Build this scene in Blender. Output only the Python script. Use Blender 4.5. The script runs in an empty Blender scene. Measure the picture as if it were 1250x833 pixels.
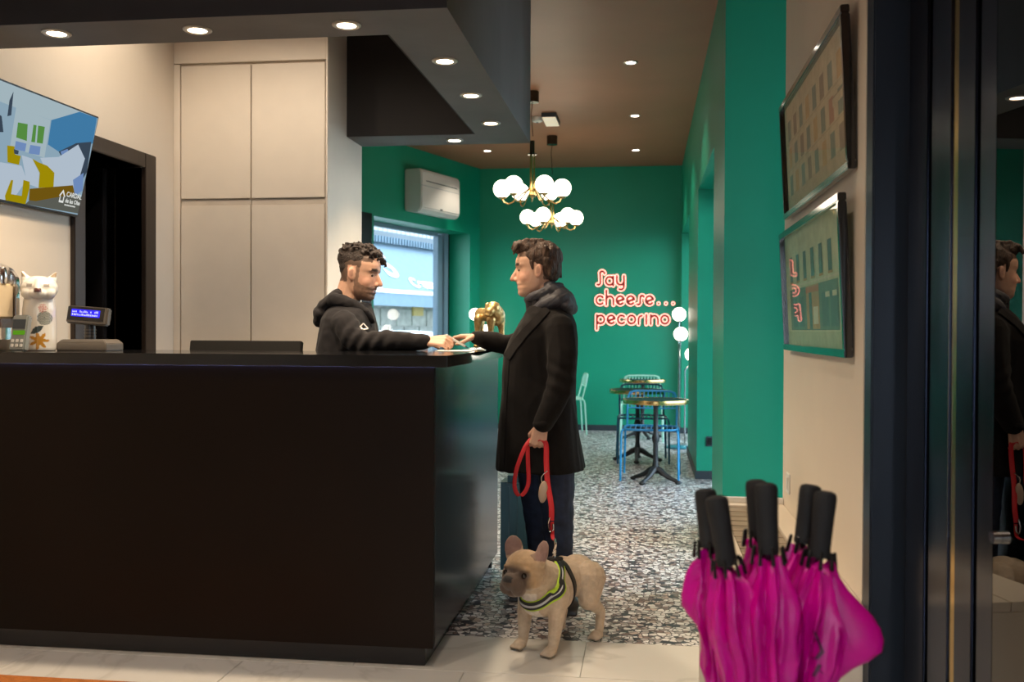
import bpy, bmesh, math, random
import numpy as np
from math import sin, cos, tan, pi, radians, atan2, sqrt, hypot
from mathutils import Vector, Matrix, noise
from mathutils.bvhtree import BVHTree

random.seed(7)
scene = bpy.context.scene
COL = scene.collection

# ------------------------------------------------------------------ camera
CAM = Vector((0.0, 0.0, 1.33))
FPX = 1250 * 35 / 36
RC = Matrix.Rotation(radians(7.64), 3, 'Z') @ Matrix.Rotation(radians(90 - 0.62), 3, 'X') @ Matrix.Rotation(radians(0.25), 3, 'Z')
cam_data = bpy.data.cameras.new('camera')
cam_data.lens = 35
cam_data.sensor_width = 36
cam_data.clip_start = 0.05
cam_ob = bpy.data.objects.new('camera', cam_data)
cam_ob.matrix_world = Matrix.Translation(CAM) @ RC.to_4x4()
COL.objects.link(cam_ob)
scene.camera = cam_ob
cam_data.dof.use_dof = True
cam_data.dof.focus_distance = 4.8
cam_data.dof.aperture_fstop = 3.2

# ------------------------------------------------------------------ world and exposure
world = bpy.data.worlds.new('daylight')
scene.world = world
world.use_nodes = True
bg = world.node_tree.nodes['Background']
bg.inputs[0].default_value = (0.72, 0.86, 1.0, 1)
bg.inputs[1].default_value = 8.0
scene.view_settings.view_transform = 'Standard'
scene.view_settings.look = 'None'
scene.view_settings.gamma = 1.0
scene.view_settings.use_curve_mapping = False
scene.view_settings.exposure = 0.0
scene.cycles.max_bounces = 8
scene.cycles.sample_clamp_indirect = 6.0
scene.cycles.caustics_reflective = False
scene.cycles.caustics_refractive = False


# ------------------------------------------------------------------ pixel to place
def ray(u, v):
    return RC @ Vector(((u - 625) / FPX, -(v - 416.5) / FPX, -1))


def at(u, v, x=None, y=None, z=None):
    d = ray(u, v)
    t = (x - CAM.x) / d.x if x is not None else ((y - CAM.y) / d.y if y is not None else (z - CAM.z) / d.z)
    return CAM + d * t


def on_plane(u, v, p, n):
    d = ray(u, v)
    return CAM + d * ((Vector(p) - CAM).dot(Vector(n)) / d.dot(Vector(n)))


# ------------------------------------------------------------------ materials
MATS = {}


def lin(c):
    return tuple(((v / 255) / 12.92 if v / 255 <= 0.04045 else ((v / 255 + 0.055) / 1.055) ** 2.4) for v in c)


def mat(name, col, rough=0.5, metal=0.0, var=0.06, scale=8.0, bump=0.0, bscale=60.0, ior=1.5, spec=0.5, emit=None, estr=0.0, coat=0.0, stretch=None, attr=None, trans=0.0, sheen=0.0):
    """Principled material; colour and fine relief vary with procedural noise."""
    if name in MATS:
        return MATS[name]
    m = bpy.data.materials.new(name)
    m.use_nodes = True
    nt = m.node_tree
    b = nt.nodes['Principled BSDF']
    b.inputs['Roughness'].default_value = rough
    b.inputs['Metallic'].default_value = metal
    b.inputs['IOR'].default_value = ior
    b.inputs['Specular IOR Level'].default_value = spec
    b.inputs['Coat Weight'].default_value = coat
    b.inputs['Coat Roughness'].default_value = 0.08
    b.inputs['Transmission Weight'].default_value = trans
    b.inputs['Sheen Weight'].default_value = sheen
    tc = nt.nodes.new('ShaderNodeTexCoord')
    mp = nt.nodes.new('ShaderNodeMapping')
    if stretch:
        mp.inputs['Scale'].default_value = stretch
    nt.links.new(tc.outputs['Object'], mp.inputs['Vector'])
    nz = nt.nodes.new('ShaderNodeTexNoise')
    nz.inputs['Scale'].default_value = scale
    nz.inputs['Detail'].default_value = 4
    nt.links.new(mp.outputs['Vector'], nz.inputs['Vector'])
    mr = nt.nodes.new('ShaderNodeMapRange')
    mr.inputs['From Min'].default_value = 0.3
    mr.inputs['From Max'].default_value = 0.7
    mr.inputs['To Min'].default_value = 1 - var
    mr.inputs['To Max'].default_value = 1 + var
    nt.links.new(nz.outputs['Fac'], mr.inputs['Value'])
    mx = nt.nodes.new('ShaderNodeMix')
    mx.data_type = 'RGBA'
    mx.blend_type = 'MULTIPLY'
    mx.inputs['Factor'].default_value = 1.0
    if attr:
        at_ = nt.nodes.new('ShaderNodeAttribute')
        at_.attribute_name = attr
        nt.links.new(at_.outputs['Color'], mx.inputs['A'])
    else:
        mx.inputs['A'].default_value = (*col, 1)
    nt.links.new(mr.outputs['Result'], mx.inputs['B'])
    nt.links.new(mx.outputs['Result'], b.inputs['Base Color'])
    if bump > 0:
        n2 = nt.nodes.new('ShaderNodeTexNoise')
        n2.inputs['Scale'].default_value = bscale
        n2.inputs['Detail'].default_value = 3
        nt.links.new(mp.outputs['Vector'], n2.inputs['Vector'])
        bp = nt.nodes.new('ShaderNodeBump')
        bp.inputs['Strength'].default_value = bump
        bp.inputs['Distance'].default_value = 0.01
        nt.links.new(n2.outputs['Fac'], bp.inputs['Height'])
        nt.links.new(bp.outputs['Normal'], b.inputs['Normal'])
    if emit is not None:
        b.inputs['Emission Color'].default_value = (*emit, 1)
        b.inputs['Emission Strength'].default_value = estr
    MATS[name] = m
    return m


def terrazzo(name, scale, base, chips, rough=0.25):
    m = bpy.data.materials.new(name)
    m.use_nodes = True
    nt = m.node_tree
    b = nt.nodes['Principled BSDF']
    b.inputs['Roughness'].default_value = rough
    tc = nt.nodes.new('ShaderNodeTexCoord')
    nw = nt.nodes.new('ShaderNodeTexNoise')
    nw.inputs['Scale'].default_value = scale * 1.3
    nt.links.new(tc.outputs['Object'], nw.inputs['Vector'])
    ad = nt.nodes.new('ShaderNodeMix')
    ad.data_type = 'RGBA'
    ad.inputs['Factor'].default_value = 0.012
    nt.links.new(tc.outputs['Object'], ad.inputs['A'])
    nt.links.new(nw.outputs['Color'], ad.inputs['B'])
    v1 = nt.nodes.new('ShaderNodeTexVoronoi')
    v1.inputs['Scale'].default_value = scale
    v2 = nt.nodes.new('ShaderNodeTexVoronoi')
    v2.inputs['Scale'].default_value = scale
    v2.feature = 'DISTANCE_TO_EDGE'
    for v in (v1, v2):
        nt.links.new(ad.outputs['Result'], v.inputs['Vector'])
    sp = nt.nodes.new('ShaderNodeSeparateColor')
    nt.links.new(v1.outputs['Color'], sp.inputs['Color'])
    rp = nt.nodes.new('ShaderNodeValToRGB')
    rp.color_ramp.interpolation = 'CONSTANT'
    els = rp.color_ramp.elements
    while len(els) < len(chips):
        els.new(0.5)
    for e, (p, c) in zip(els, chips):
        e.position = p
        e.color = (*c, 1)
    nt.links.new(sp.outputs['Red'], rp.inputs['Fac'])
    mr = nt.nodes.new('ShaderNodeMapRange')
    mr.inputs['From Min'].default_value = 0.045
    mr.inputs['From Max'].default_value = 0.075
    nt.links.new(v2.outputs['Distance'], mr.inputs['Value'])
    mx = nt.nodes.new('ShaderNodeMix')
    mx.data_type = 'RGBA'
    mx.inputs['A'].default_value = (*base, 1)
    nt.links.new(mr.outputs['Result'], mx.inputs['Factor'])
    nt.links.new(rp.outputs['Color'], mx.inputs['B'])
    nt.links.new(mx.outputs['Result'], b.inputs['Base Color'])
    MATS[name] = m
    return m


def marble(name, col, vein, scale=1.3, rough=0.22):
    m = bpy.data.materials.new(name)
    m.use_nodes = True
    nt = m.node_tree
    b = nt.nodes['Principled BSDF']
    b.inputs['Roughness'].default_value = rough
    g = nt.nodes.new('ShaderNodeNewGeometry')
    nz = nt.nodes.new('ShaderNodeTexNoise')
    nz.inputs['Scale'].default_value = scale
    nz.inputs['Detail'].default_value = 6
    nz.inputs['Distortion'].default_value = 1.6
    nt.links.new(g.outputs['Position'], nz.inputs['Vector'])
    rp = nt.nodes.new('ShaderNodeValToRGB')
    e = rp.color_ramp.elements
    e[0].position = 0.47
    e[0].color = (*col, 1)
    e[1].position = 0.53
    e[1].color = (*col, 1)
    k = e.new(0.5)
    k.color = (*vein, 1)
    nt.links.new(nz.outputs['Fac'], rp.inputs['Fac'])
    nt.links.new(rp.outputs['Color'], b.inputs['Base Color'])
    MATS[name] = m
    return m


def emis(name, col, s):
    if name in MATS:
        return MATS[name]
    m = bpy.data.materials.new(name)
    m.use_nodes = True
    nt = m.node_tree
    nt.nodes.remove(nt.nodes['Principled BSDF'])
    e = nt.nodes.new('ShaderNodeEmission')
    e.inputs[0].default_value = (*col, 1)
    e.inputs[1].default_value = s
    nt.links.new(e.outputs[0], nt.nodes['Material Output'].inputs[0])
    MATS[name] = m
    return m


def glass_pane(name, tint, refl_rough=0.0, ior=1.5, gain=1.0):
    """Thin pane: what is behind it seen through a tint, mirrored by Fresnel."""
    m = bpy.data.materials.new(name)
    m.use_nodes = True
    nt = m.node_tree
    nt.nodes.remove(nt.nodes['Principled BSDF'])
    tr = nt.nodes.new('ShaderNodeBsdfTransparent')
    tr.inputs[0].default_value = (*tint, 1)
    gl = nt.nodes.new('ShaderNodeBsdfGlossy')
    gl.inputs['Roughness'].default_value = refl_rough
    lw = nt.nodes.new('ShaderNodeLayerWeight')
    lw.inputs['Blend'].default_value = 0.5
    pw = nt.nodes.new('ShaderNodeMath')
    pw.operation = 'POWER'
    pw.inputs[1].default_value = 5.0
    nt.links.new(lw.outputs['Facing'], pw.inputs[0])
    r0 = ((ior - 1) / (ior + 1)) ** 2
    ml = nt.nodes.new('ShaderNodeMath')
    ml.operation = 'MULTIPLY_ADD'
    ml.use_clamp = True
    ml.inputs[1].default_value = gain * (1 - r0)
    ml.inputs[2].default_value = gain * r0
    nt.links.new(pw.outputs[0], ml.inputs[0])
    mx = nt.nodes.new('ShaderNodeMixShader')
    nt.links.new(ml.outputs[0], mx.inputs[0])
    nt.links.new(tr.outputs[0], mx.inputs[1])
    nt.links.new(gl.outputs[0], mx.inputs[2])
    nt.links.new(mx.outputs[0], nt.nodes['Material Output'].inputs[0])
    MATS[name] = m
    return m


# ------------------------------------------------------------------ mesh building
ROOTM = {}


class MB:
    def __init__(self):
        self.v = []
        self.f = []
        self.m = []
        self.mi = 0

    def add(self, vs, fs):
        o = len(self.v)
        self.v += [Vector(p) for p in vs]
        for f in fs:
            self.f.append([i + o for i in f])
            self.m.append(self.mi)
        return self

    def box(self, lo, hi, M=None):
        x0, y0, z0 = lo
        x1, y1, z1 = hi
        vs = [Vector(p) for p in ((x0, y0, z0), (x1, y0, z0), (x1, y1, z0), (x0, y1, z0), (x0, y0, z1), (x1, y0, z1), (x1, y1, z1), (x0, y1, z1))]
        if M is not None:
            vs = [M @ p for p in vs]
        return self.add(vs, ((0, 3, 2, 1), (4, 5, 6, 7), (0, 1, 5, 4), (1, 2, 6, 5), (2, 3, 7, 6), (3, 0, 4, 7)))

    def rings(self, rings, cap=True, closed=True):
        n = len(rings[0])
        vs = [p for r in rings for p in r]
        fs = []
        for i in range(len(rings) - 1):
            for j in range(n if closed else n - 1):
                k = (j + 1) % n
                fs.append((i * n + j, i * n + k, (i + 1) * n + k, (i + 1) * n + j))
        if cap and closed:
            fs.append(tuple(reversed(range(n))))
            fs.append(tuple((len(rings) - 1) * n + j for j in range(n)))
        return self.add(vs, fs)

    def cyl(self, p0, p1, r0, r1=None, n=12):
        p0 = Vector(p0)
        p1 = Vector(p1)
        r1 = r0 if r1 is None else r1
        a, b = frame(p1 - p0)
        rr = [[p + (a * cos(2 * pi * j / n) + b * sin(2 * pi * j / n)) * r for j in range(n)] for p, r in ((p0, r0), (p1, r1))]
        return self.rings(rr)

    def lathe(self, prof, c=(0, 0, 0), n=20, M=None, cap=True):
        c = Vector(c)
        rr = []
        for r, z in prof:
            rg = [Vector((max(r, 1e-4) * cos(2 * pi * j / n), max(r, 1e-4) * sin(2 * pi * j / n), z)) for j in range(n)]
            rr.append([(M @ p if M is not None else p) + c for p in rg])
        return self.rings(rr, cap=cap)

    def ell(self, c, r, M=None, n=14, k=9):
        c = Vector(c)
        if not hasattr(r, '__len__'):
            r = (r, r, r)
        rr = []
        for i in range(k + 1):
            t = -pi / 2 + pi * i / k
            q = max(cos(t), 0.02)
            ring = [Vector((r[0] * q * cos(2 * pi * j / n), r[1] * q * sin(2 * pi * j / n), r[2] * sin(t))) for j in range(n)]
            rr.append([(M @ p if M is not None else p) + c for p in ring])
        return self.rings(rr)

    def cap(self, p0, p1, r0, r1=None, n=12):
        """tapered capsule"""
        p0 = Vector(p0)
        p1 = Vector(p1)
        r1 = r0 if r1 is None else r1
        d = p1 - p0
        L = d.length
        if L < 1e-6:
            return self.ell(p0, r0, n=n)
        d = d / L
        a, b = frame(d)
        rr = []
        for t in (-89, -60, -30, 0):
            t = radians(t)
            rr.append([p0 + d * (r0 * sin(t)) + (a * cos(2 * pi * j / n) + b * sin(2 * pi * j / n)) * (r0 * cos(t)) for j in range(n)])
        for t in (0, 30, 60, 89):
            t = radians(t)
            rr.append([p1 + d * (r1 * sin(t)) + (a * cos(2 * pi * j / n) + b * sin(2 * pi * j / n)) * (r1 * cos(t)) for j in range(n)])
        return self.rings(rr)

    def chain(self, pts, rads, n=12):
        for i in range(len(pts) - 1):
            self.cap(pts[i], pts[i + 1], rads[i], rads[i + 1], n)
        return self

    def tube(self, pts, r, n=8, closed=False, flat=None, up=None):
        pts = [Vector(p) for p in pts]
        N = len(pts)
        rr = []
        pa = None
        for i in range(N):
            if closed:
                d = pts[(i + 1) % N] - pts[i - 1]
            else:
                d = pts[min(i + 1, N - 1)] - pts[max(i - 1, 0)]
            d = d.normalized() if d.length > 1e-9 else Vector((0, 0, 1))
            if up is not None:
                a = Vector(up) - d * d.dot(Vector(up))
                a = a.normalized() if a.length > 1e-5 else frame(d)[0]
            elif pa is None:
                a = frame(d)[0]
            else:
                a = (pa - d * pa.dot(d)).normalized()
            pa = a
            b = d.cross(a)
            ri = r[i] if hasattr(r, '__len__') else r
            fb = ri if flat is None else flat
            rr.append([pts[i] + a * (cos(2 * pi * j / n) * ri) + b * (sin(2 * pi * j / n) * fb) for j in range(n)])
        if closed:
            rr.append(rr[0])
        return self.rings(rr, cap=not closed)

    def prism(self, poly, d):
        """extrude a polygon of 3D points along vector d"""
        d = Vector(d)
        n = len(poly)
        a = [Vector(p) for p in poly]
        vs = a + [p + d for p in a]
        fs = [tuple(reversed(range(n))), tuple(range(n, 2 * n))] + [(j, (j + 1) % n, n + (j + 1) % n, n + j) for j in range(n)]
        return self.add(vs, fs)

    def quad(self, a, b, c, d):
        return self.add((a, b, c, d), ((0, 1, 2, 3),))

    def build(self, name, m, parent=None, smooth=True, bevel=0.0, world=True, angle=0.7):
        me = bpy.data.meshes.new(name)
        vs = self.v
        if parent is not None and world and parent.name in ROOTM:
            inv = ROOTM[parent.name].inverted()
            vs = [inv @ p for p in vs]
        me.from_pydata([tuple(p) for p in vs], [], self.f)
        ms = m if isinstance(m, (list, tuple)) else [m]
        for q in ms:
            me.materials.append(q)
        if len(ms) > 1:
            me.polygons.foreach_set('material_index', self.m)
        bm = bmesh.new()
        bm.from_mesh(me)
        bmesh.ops.recalc_face_normals(bm, faces=bm.faces)
        if bevel > 0:
            es = [e for e in bm.edges if len(e.link_faces) == 2 and e.calc_face_angle(0) > 0.6]
            bmesh.ops.bevel(bm, geom=es, offset=bevel, segments=2, affect='EDGES', clamp_overlap=True)
        for e in bm.edges:
            e.smooth = not (len(e.link_faces) == 2 and e.calc_face_angle(0) > angle)
        for f in bm.faces:
            f.smooth = smooth
        bm.to_mesh(me)
        bm.free()
        o = bpy.data.objects.new(name, me)
        COL.objects.link(o)
        if parent is not None:
            o.parent = parent
            if parent.name in ROOTM:
                ROOTM[o.name] = ROOTM[parent.name]
        else:
            ROOTM[o.name] = Matrix.Identity(4)
        return o

    def remeshed(self, name, m, parent=None, voxel=0.006, smooth=3, fold=None, paint=None):
        """union of all closed pieces as one continuous skin"""
        me = bpy.data.meshes.new(name)
        me.from_pydata([tuple(p) for p in self.v], [], self.f)
        bm = bmesh.new()
        bm.from_mesh(me)
        bmesh.ops.recalc_face_normals(bm, faces=bm.faces)
        bm.to_mesh(me)
        bm.free()
        t = bpy.data.objects.new(name + '_tmp', me)
        COL.objects.link(t)
        md = t.modifiers.new('r', 'REMESH')
        md.mode = 'VOXEL'
        md.voxel_size = voxel
        if smooth:
            ms = t.modifiers.new('s', 'SMOOTH')
            ms.factor = 0.5
            ms.iterations = smooth
        bpy.context.view_layer.update()
        dg = bpy.context.evaluated_depsgraph_get()
        nm = bpy.data.meshes.new_from_object(t.evaluated_get(dg))
        bpy.data.objects.remove(t)
        bpy.data.meshes.remove(me)
        nm.name = name
        if fold:
            nv = len(nm.vertices)
            nrm = [v.normal.copy() for v in nm.vertices]
            for i, v in enumerate(nm.vertices):
                v.co += nrm[i] * fold(v.co)
        if paint:
            a = nm.color_attributes.new('Col', 'FLOAT_COLOR', 'POINT')
            buf = []
            for v in nm.vertices:
                buf += [*paint(v.co, v.normal), 1.0]
            a.data.foreach_set('color', buf)
        if parent is not None and parent.name in ROOTM:
            nm.transform(ROOTM[parent.name].inverted())
        for p in nm.polygons:
            p.use_smooth = True
        nm.materials.clear()
        nm.materials.append(m)
        o = bpy.data.objects.new(name, nm)
        COL.objects.link(o)
        if parent is not None:
            o.parent = parent
            if parent.name in ROOTM:
                ROOTM[o.name] = ROOTM[parent.name]
        return o


def frame(d):
    d = Vector(d).normalized()
    h = Vector((0, 0, 1)) if abs(d.z) < 0.9 else Vector((1, 0, 0))
    a = d.cross(h).normalized()
    return a, d.cross(a).normalized()


def tag(o, label, cat, group=None):
    o['label'] = label
    o['category'] = cat
    if group:
        o['group'] = group
    return o


def thing(name, label, cat, loc=(0, 0, 0), rz=0.0, group=None):
    o = bpy.data.objects.new(name, None)
    o.empty_display_size = 0.1
    M = Matrix.Translation(Vector(loc)) @ Matrix.Rotation(rz, 4, 'Z')
    o.matrix_world = M
    COL.objects.link(o)
    ROOTM[o.name] = M
    return tag(o, label, cat, group)


def copy_thing(o, loc, rz, label, parent=None):
    c = o.copy()
    COL.objects.link(c)
    if parent is None:
        c.matrix_world = Matrix.Translation(Vector(loc)) @ Matrix.Rotation(rz, 4, 'Z')
        c['label'] = label
    else:
        c.parent = parent
    for ch in [q for q in bpy.data.objects if q.parent == o]:
        copy_thing(ch, None, None, None, c)
    return c


def struct(o, label=None, cat=None):
    o['kind'] = 'structure'
    if label:
        tag(o, label, cat)
    return o


def text_mesh(name, body, size, m, parent, M, extrude=0.0008, align='LEFT', offset=0.0):
    """lettering in the built-in font as a mesh; M places it in the world"""
    cu = bpy.data.curves.new(name, 'FONT')
    cu.body = body
    cu.size = size
    cu.extrude = extrude
    cu.offset = offset
    cu.align_x = align
    t = bpy.data.objects.new(name + '_tmp', cu)
    COL.objects.link(t)
    bpy.context.view_layer.update()
    me = bpy.data.meshes.new_from_object(t.evaluated_get(bpy.context.evaluated_depsgraph_get()))
    bpy.data.objects.remove(t)
    me.name = name
    me.transform(M)
    if parent is not None and parent.name in ROOTM:
        me.transform(ROOTM[parent.name].inverted())
    me.materials.clear()
    me.materials.append(m)
    o = bpy.data.objects.new(name, me)
    COL.objects.link(o)
    o.parent = parent
    return o


def spot(name, loc, target, energy, col, size=120, blend=0.6, radius=0.04, parent=None):
    l = bpy.data.lights.new(name, 'SPOT')
    l.energy = energy
    l.color = col
    l.spot_size = radians(size)
    l.spot_blend = blend
    l.shadow_soft_size = radius
    o = bpy.data.objects.new(name, l)
    COL.objects.link(o)
    o.location = loc
    o.rotation_euler = (Vector(target) - Vector(loc)).to_track_quat('-Z', 'Y').to_euler()
    if parent is not None:
        o.parent = parent
        o.matrix_parent_inverse = ROOTM[parent.name].inverted()
    return o


WARM = (1.0, 0.74, 0.46)

# ------------------------------------------------------------------ palette
H = 3.507
ZS = 2.566
XT = -2.888
XR = 0.461
YB = 13.285
YTILE = 4.252
GREEN = (0.0015, 0.285, 0.165)
M_green = mat('green_paint', GREEN, 0.42, var=0.04, bump=0.05, bscale=90, scale=2)
M_beige = mat('warm_white_paint', (0.68, 0.60, 0.50), 0.6, var=0.03, bump=0.04, bscale=80, scale=2)
M_ceil = mat('brown_ceiling_paint', (0.34, 0.145, 0.078), 0.5, var=0.05, scale=2)
M_soffit = mat('charcoal_plaster', (0.105, 0.096, 0.092), 0.6, var=0.2, scale=2.2, bump=0.06, bscale=25, stretch=(1, 1, 0.5))
M_cab = mat('cream_lacquer', (0.72, 0.64, 0.54), 0.45, var=0.02)
M_black = mat('black_lacquer', (0.012, 0.011, 0.012), 0.25)
M_counter = mat('dark_brown_laminate', (0.009, 0.0048, 0.0030), 0.45, spec=0.12, var=0.15, scale=1.5, bump=0.02, bscale=200)
M_slab = mat('polished_black_stone', (0.008, 0.008, 0.009), 0.09, var=0.1, spec=0.6)
M_darkbrown = mat('dark_brown_wood', (0.022, 0.014, 0.010), 0.4, var=0.25, scale=4, stretch=(4, 4, 0.4))
M_void = mat('painted_darkness', (0.006, 0.005, 0.005), 0.7)  # near-black colour stands in for the passage's lack of light
M_base = mat('slate_skirting', (0.03, 0.04, 0.05), 0.5)
M_navy = mat('navy_steel', (0.016, 0.023, 0.036), 0.32, var=0.2, scale=5, bump=0.03, bscale=40, stretch=(1, 1, 0.2))
M_steel = mat('blackened_steel', (0.09, 0.10, 0.135), 0.22, metal=1.0, var=0.15, scale=10, stretch=(1, 1, 0.1))
M_chrome = mat('chrome', (0.75, 0.75, 0.76), 0.12, metal=1.0)
M_brass = mat('brass', (0.72, 0.50, 0.20), 0.22, metal=1.0, var=0.08)
M_white = mat('white_plastic', (0.72, 0.70, 0.66), 0.4, var=0.02)
M_bluegrey = mat('blue_grey_frame', (0.16, 0.25, 0.32), 0.45, var=0.06)
M_terr = terrazzo('terrazzo', 34, (0.030, 0.034, 0.048), [(0.0, (0.04, 0.045, 0.065)), (0.14, (0.44, 0.40, 0.40)), (0.30, (0.84, 0.82, 0.82)), (0.58, (0.24, 0.17, 0.16)), (0.68, (0.62, 0.50, 0.46)), (0.78, (0.90, 0.89, 0.89))], 0.32)
M_marble = marble('white_marble', (0.78, 0.76, 0.72), (0.68, 0.66, 0.62))
M_grout = mat('pale_grout', (0.42, 0.41, 0.39), 0.8)

# ------------------------------------------------------------------ floor
fl = MB().box((-4.7, YTILE, -0.06), (1.6, YB + 0.1, 0)).build('floor', M_terr, smooth=False)
struct(fl, 'speckled terrazzo floor running back through the green cafe', 'floor')
fe = MB().box((-2.95, -2.4, -0.06), (3.2, YTILE, -0.006)).build('floor_entrance', M_grout, smooth=False)
struct(fe, 'white marble tiled floor in front of the reception counter', 'floor')
tb = MB()
tb.box((0, 0, -0.02), (0.897, 0.447, 0))
t0 = tb.build('tile', M_marble, fe, bevel=0.0015)
k = 0
for i in range(7):
    for j in range(15):
        x0 = -2.94 + i * 0.9 - (0.45 if j % 2 else 0)
        y0 = YTILE - 0.45 * (j + 1)
        o = t0 if k == 0 else t0.copy()
        if k:
            COL.objects.link(o)
        o.location = (x0, y0 + 0.0015, 0)
        k += 1
ym = at(0, 823.5, z=0.012).y
mt_ = MB().box((-2.75, ym - 0.75, 0.0), (-1.2, ym, 0.012)).build('door_mat', mat('orange_brown_coir', (0.50, 0.16, 0.03), 0.9, var=0.2, scale=40, bump=0.4, bscale=200), bevel=0.003)
tag(mt_, 'orange brown mat on the tiles at the bottom left, in front of the counter', 'mat')
gd = MB().box((-30, -14, -0.3), (30, 34, -0.1)).build('ground', mat('street_asphalt', (0.14, 0.14, 0.15), 0.8, bump=0.2), smooth=False)
struct(gd, 'grey street surface outside the building', 'ground')

# ------------------------------------------------------------------ ceiling and soffit
c = MB().box((-4.7, -2.4, H), (3.2, YB + 0.1, H + 0.12)).build('ceiling', M_ceil, smooth=False)
struct(c, 'dark brown painted ceiling with small recessed spotlights', 'ceiling')
sf = MB()
sf.box((XT, 3.764, ZS), (-0.762, 4.075, H))
sf.box((-1.071, 4.075, ZS), (-0.762, 6.207, H))
sf.box((-1.906, 6.207, ZS), (-0.762, 6.54, H))
sf = sf.build('ceiling_soffit', M_soffit, smooth=False)
MB().box((XT + 0.001, 3.7625, ZS + 0.0005), (-0.7625, 3.7638, H)).build('fascia', mat('midnight_fascia', (0.022, 0.025, 0.032), 0.6, var=0.15), sf, smooth=False)
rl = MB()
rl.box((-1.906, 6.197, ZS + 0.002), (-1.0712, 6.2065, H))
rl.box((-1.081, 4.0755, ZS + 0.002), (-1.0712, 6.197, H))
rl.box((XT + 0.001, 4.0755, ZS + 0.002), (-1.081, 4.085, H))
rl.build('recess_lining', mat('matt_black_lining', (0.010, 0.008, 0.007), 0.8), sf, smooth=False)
struct(sf, 'charcoal dropped ceiling frame above the reception counter', 'soffit')

# ------------------------------------------------------------------ left wall with door opening
DY0, DY1, DZ = 4.80, 5.42, 2.26
w = MB()
w.box((XT - 0.16, -2.4, -0.06), (XT, DY0, H))
w.box((XT - 0.16, DY1, -0.06), (XT, 6.54, H))
w.box((XT - 0.16, DY0, DZ), (XT, DY1, H))
struct(w.build('wall_left', M_beige, smooth=False), 'warm white plaster wall behind the television', 'wall')
dr = thing('door_1', 'dark brown framed doorway into an unlit passage', 'door', (XT, 5.11, 0))
dr['kind'] = 'structure'
for nm, lo, hi in (('door_frame', (XT - 0.17, 5.42, 0), (XT + 0.025, 5.546, 2.344)), ('door_frame', (XT - 0.17, 4.702, 0), (XT + 0.025, 4.80, 2.344)), ('door_frame', (XT - 0.17, 4.80, 2.26), (XT + 0.025, 5.42, 2.344))):
    MB().box(lo, hi).build(nm, M_darkbrown, dr, bevel=0.004)
MB().box((XT - 0.9, 5.30, 0.01), (XT - 0.17, 5.345, 2.24)).build('door_leaf', M_black, dr, bevel=0.003)
MB().cyl((XT - 0.30, 5.30, 1.05), (XT - 0.30, 5.25, 1.05), 0.01).cyl((XT - 0.30, 5.255, 1.05), (XT - 0.42, 5.255, 1.05), 0.009).build('door_handle', M_chrome, dr)
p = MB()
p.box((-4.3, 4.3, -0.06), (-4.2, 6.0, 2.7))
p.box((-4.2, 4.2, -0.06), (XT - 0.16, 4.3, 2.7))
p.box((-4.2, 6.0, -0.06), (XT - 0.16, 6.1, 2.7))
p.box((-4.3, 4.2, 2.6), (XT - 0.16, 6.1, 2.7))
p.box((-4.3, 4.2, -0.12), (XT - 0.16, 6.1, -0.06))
struct(p.build('wall_passage', M_void, smooth=False), 'passage walls behind the doorway, coloured black to look unlit', 'wall')

# ------------------------------------------------------------------ back and right walls
struct(MB().box((-2.6, YB, -0.06), (1.6, YB + 0.12, H)).build('wall_back', M_green, smooth=False), 'bright green wall at the far end carrying the neon sign', 'wall')
struct(MB().box((-2.19, YB - 0.012, 0), (XR, YB, 0.075)).build('baseboard_back', M_base, smooth=False), 'dark slate skirting along the far green wall', 'baseboard')
Y0 = at(884, 300, x=XR).y
Y1 = at(871, 300, x=XR).y
Y2 = at(852, 300, x=XR).y
Y3 = at(841, 300, x=XR).y
Y4 = 13.1
ZO = 2.6
w = MB()
for a, b in ((Y0, Y1), (Y2, Y3), (Y4, YB)):
    w.box((XR, a, -0.06), (0.98, b, H))
for a, b in ((Y1, Y2), (Y3, Y4)):
    w.box((XR, a, ZO), (0.98, b, H))
w.box((0.98, Y0, -0.06), (1.6, Y0 + 0.12, H))
struct(w.build('wall_right', M_green, smooth=False), 'green wall of piers and openings along the right side', 'wall')
for k, (a, b) in enumerate(((Y2, Y3), (Y4, YB - 0.012))):
    q = MB()
    q.box((XR - 0.012, a - 0.012, 0), (XR, b, 0.075))
    q.box((XR, a - 0.012, 0), (0.88, a, 0.075))
    struct(q.build('baseboard_right', M_base, smooth=False), 'dark slate skirting around the %s green pier' % ('middle', 'farthest')[k], 'baseboard')
for k, (a, b) in enumerate(((Y1, Y2), (Y3, Y4))):
    wd = thing('window_%d' % (k + 2), ('tall street window in the nearer right opening', 'tall street window in the farther right opening')[k], 'window', (0.93, (a + b) / 2, 0))
    wd['kind'] = 'structure'
    for lo, hi in (((0.90, a, 0), (0.95, a + 0.06, ZO)), ((0.90, b - 0.06, 0), (0.95, b, ZO)), ((0.90, a + 0.06, ZO - 0.06), (0.95, b - 0.06, ZO)), ((0.90, a + 0.06, 0), (0.95, b - 0.06, 0.08))):
        MB().box(lo, hi).build('window_frame', M_bluegrey, wd, bevel=0.003)
    MB().box((0.922, a + 0.06, 0.08), (0.928, b - 0.06, ZO - 0.06)).build('pane', MATS.get('window_glass') or glass_pane('window_glass', (0.93, 0.97, 0.98)), wd, smooth=False)
so = thing('wall_socket', 'small dark socket plate on the turquoise lit pier', 'socket', (0.56, Y2, 0.3))
ps = at(866, 539, y=Y2)
MB().box((ps.x - 0.03, Y2 - 0.012, ps.z - 0.045), (ps.x + 0.03, Y2, ps.z + 0.045)).build('plate', M_base, so, bevel=0.003)
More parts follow.
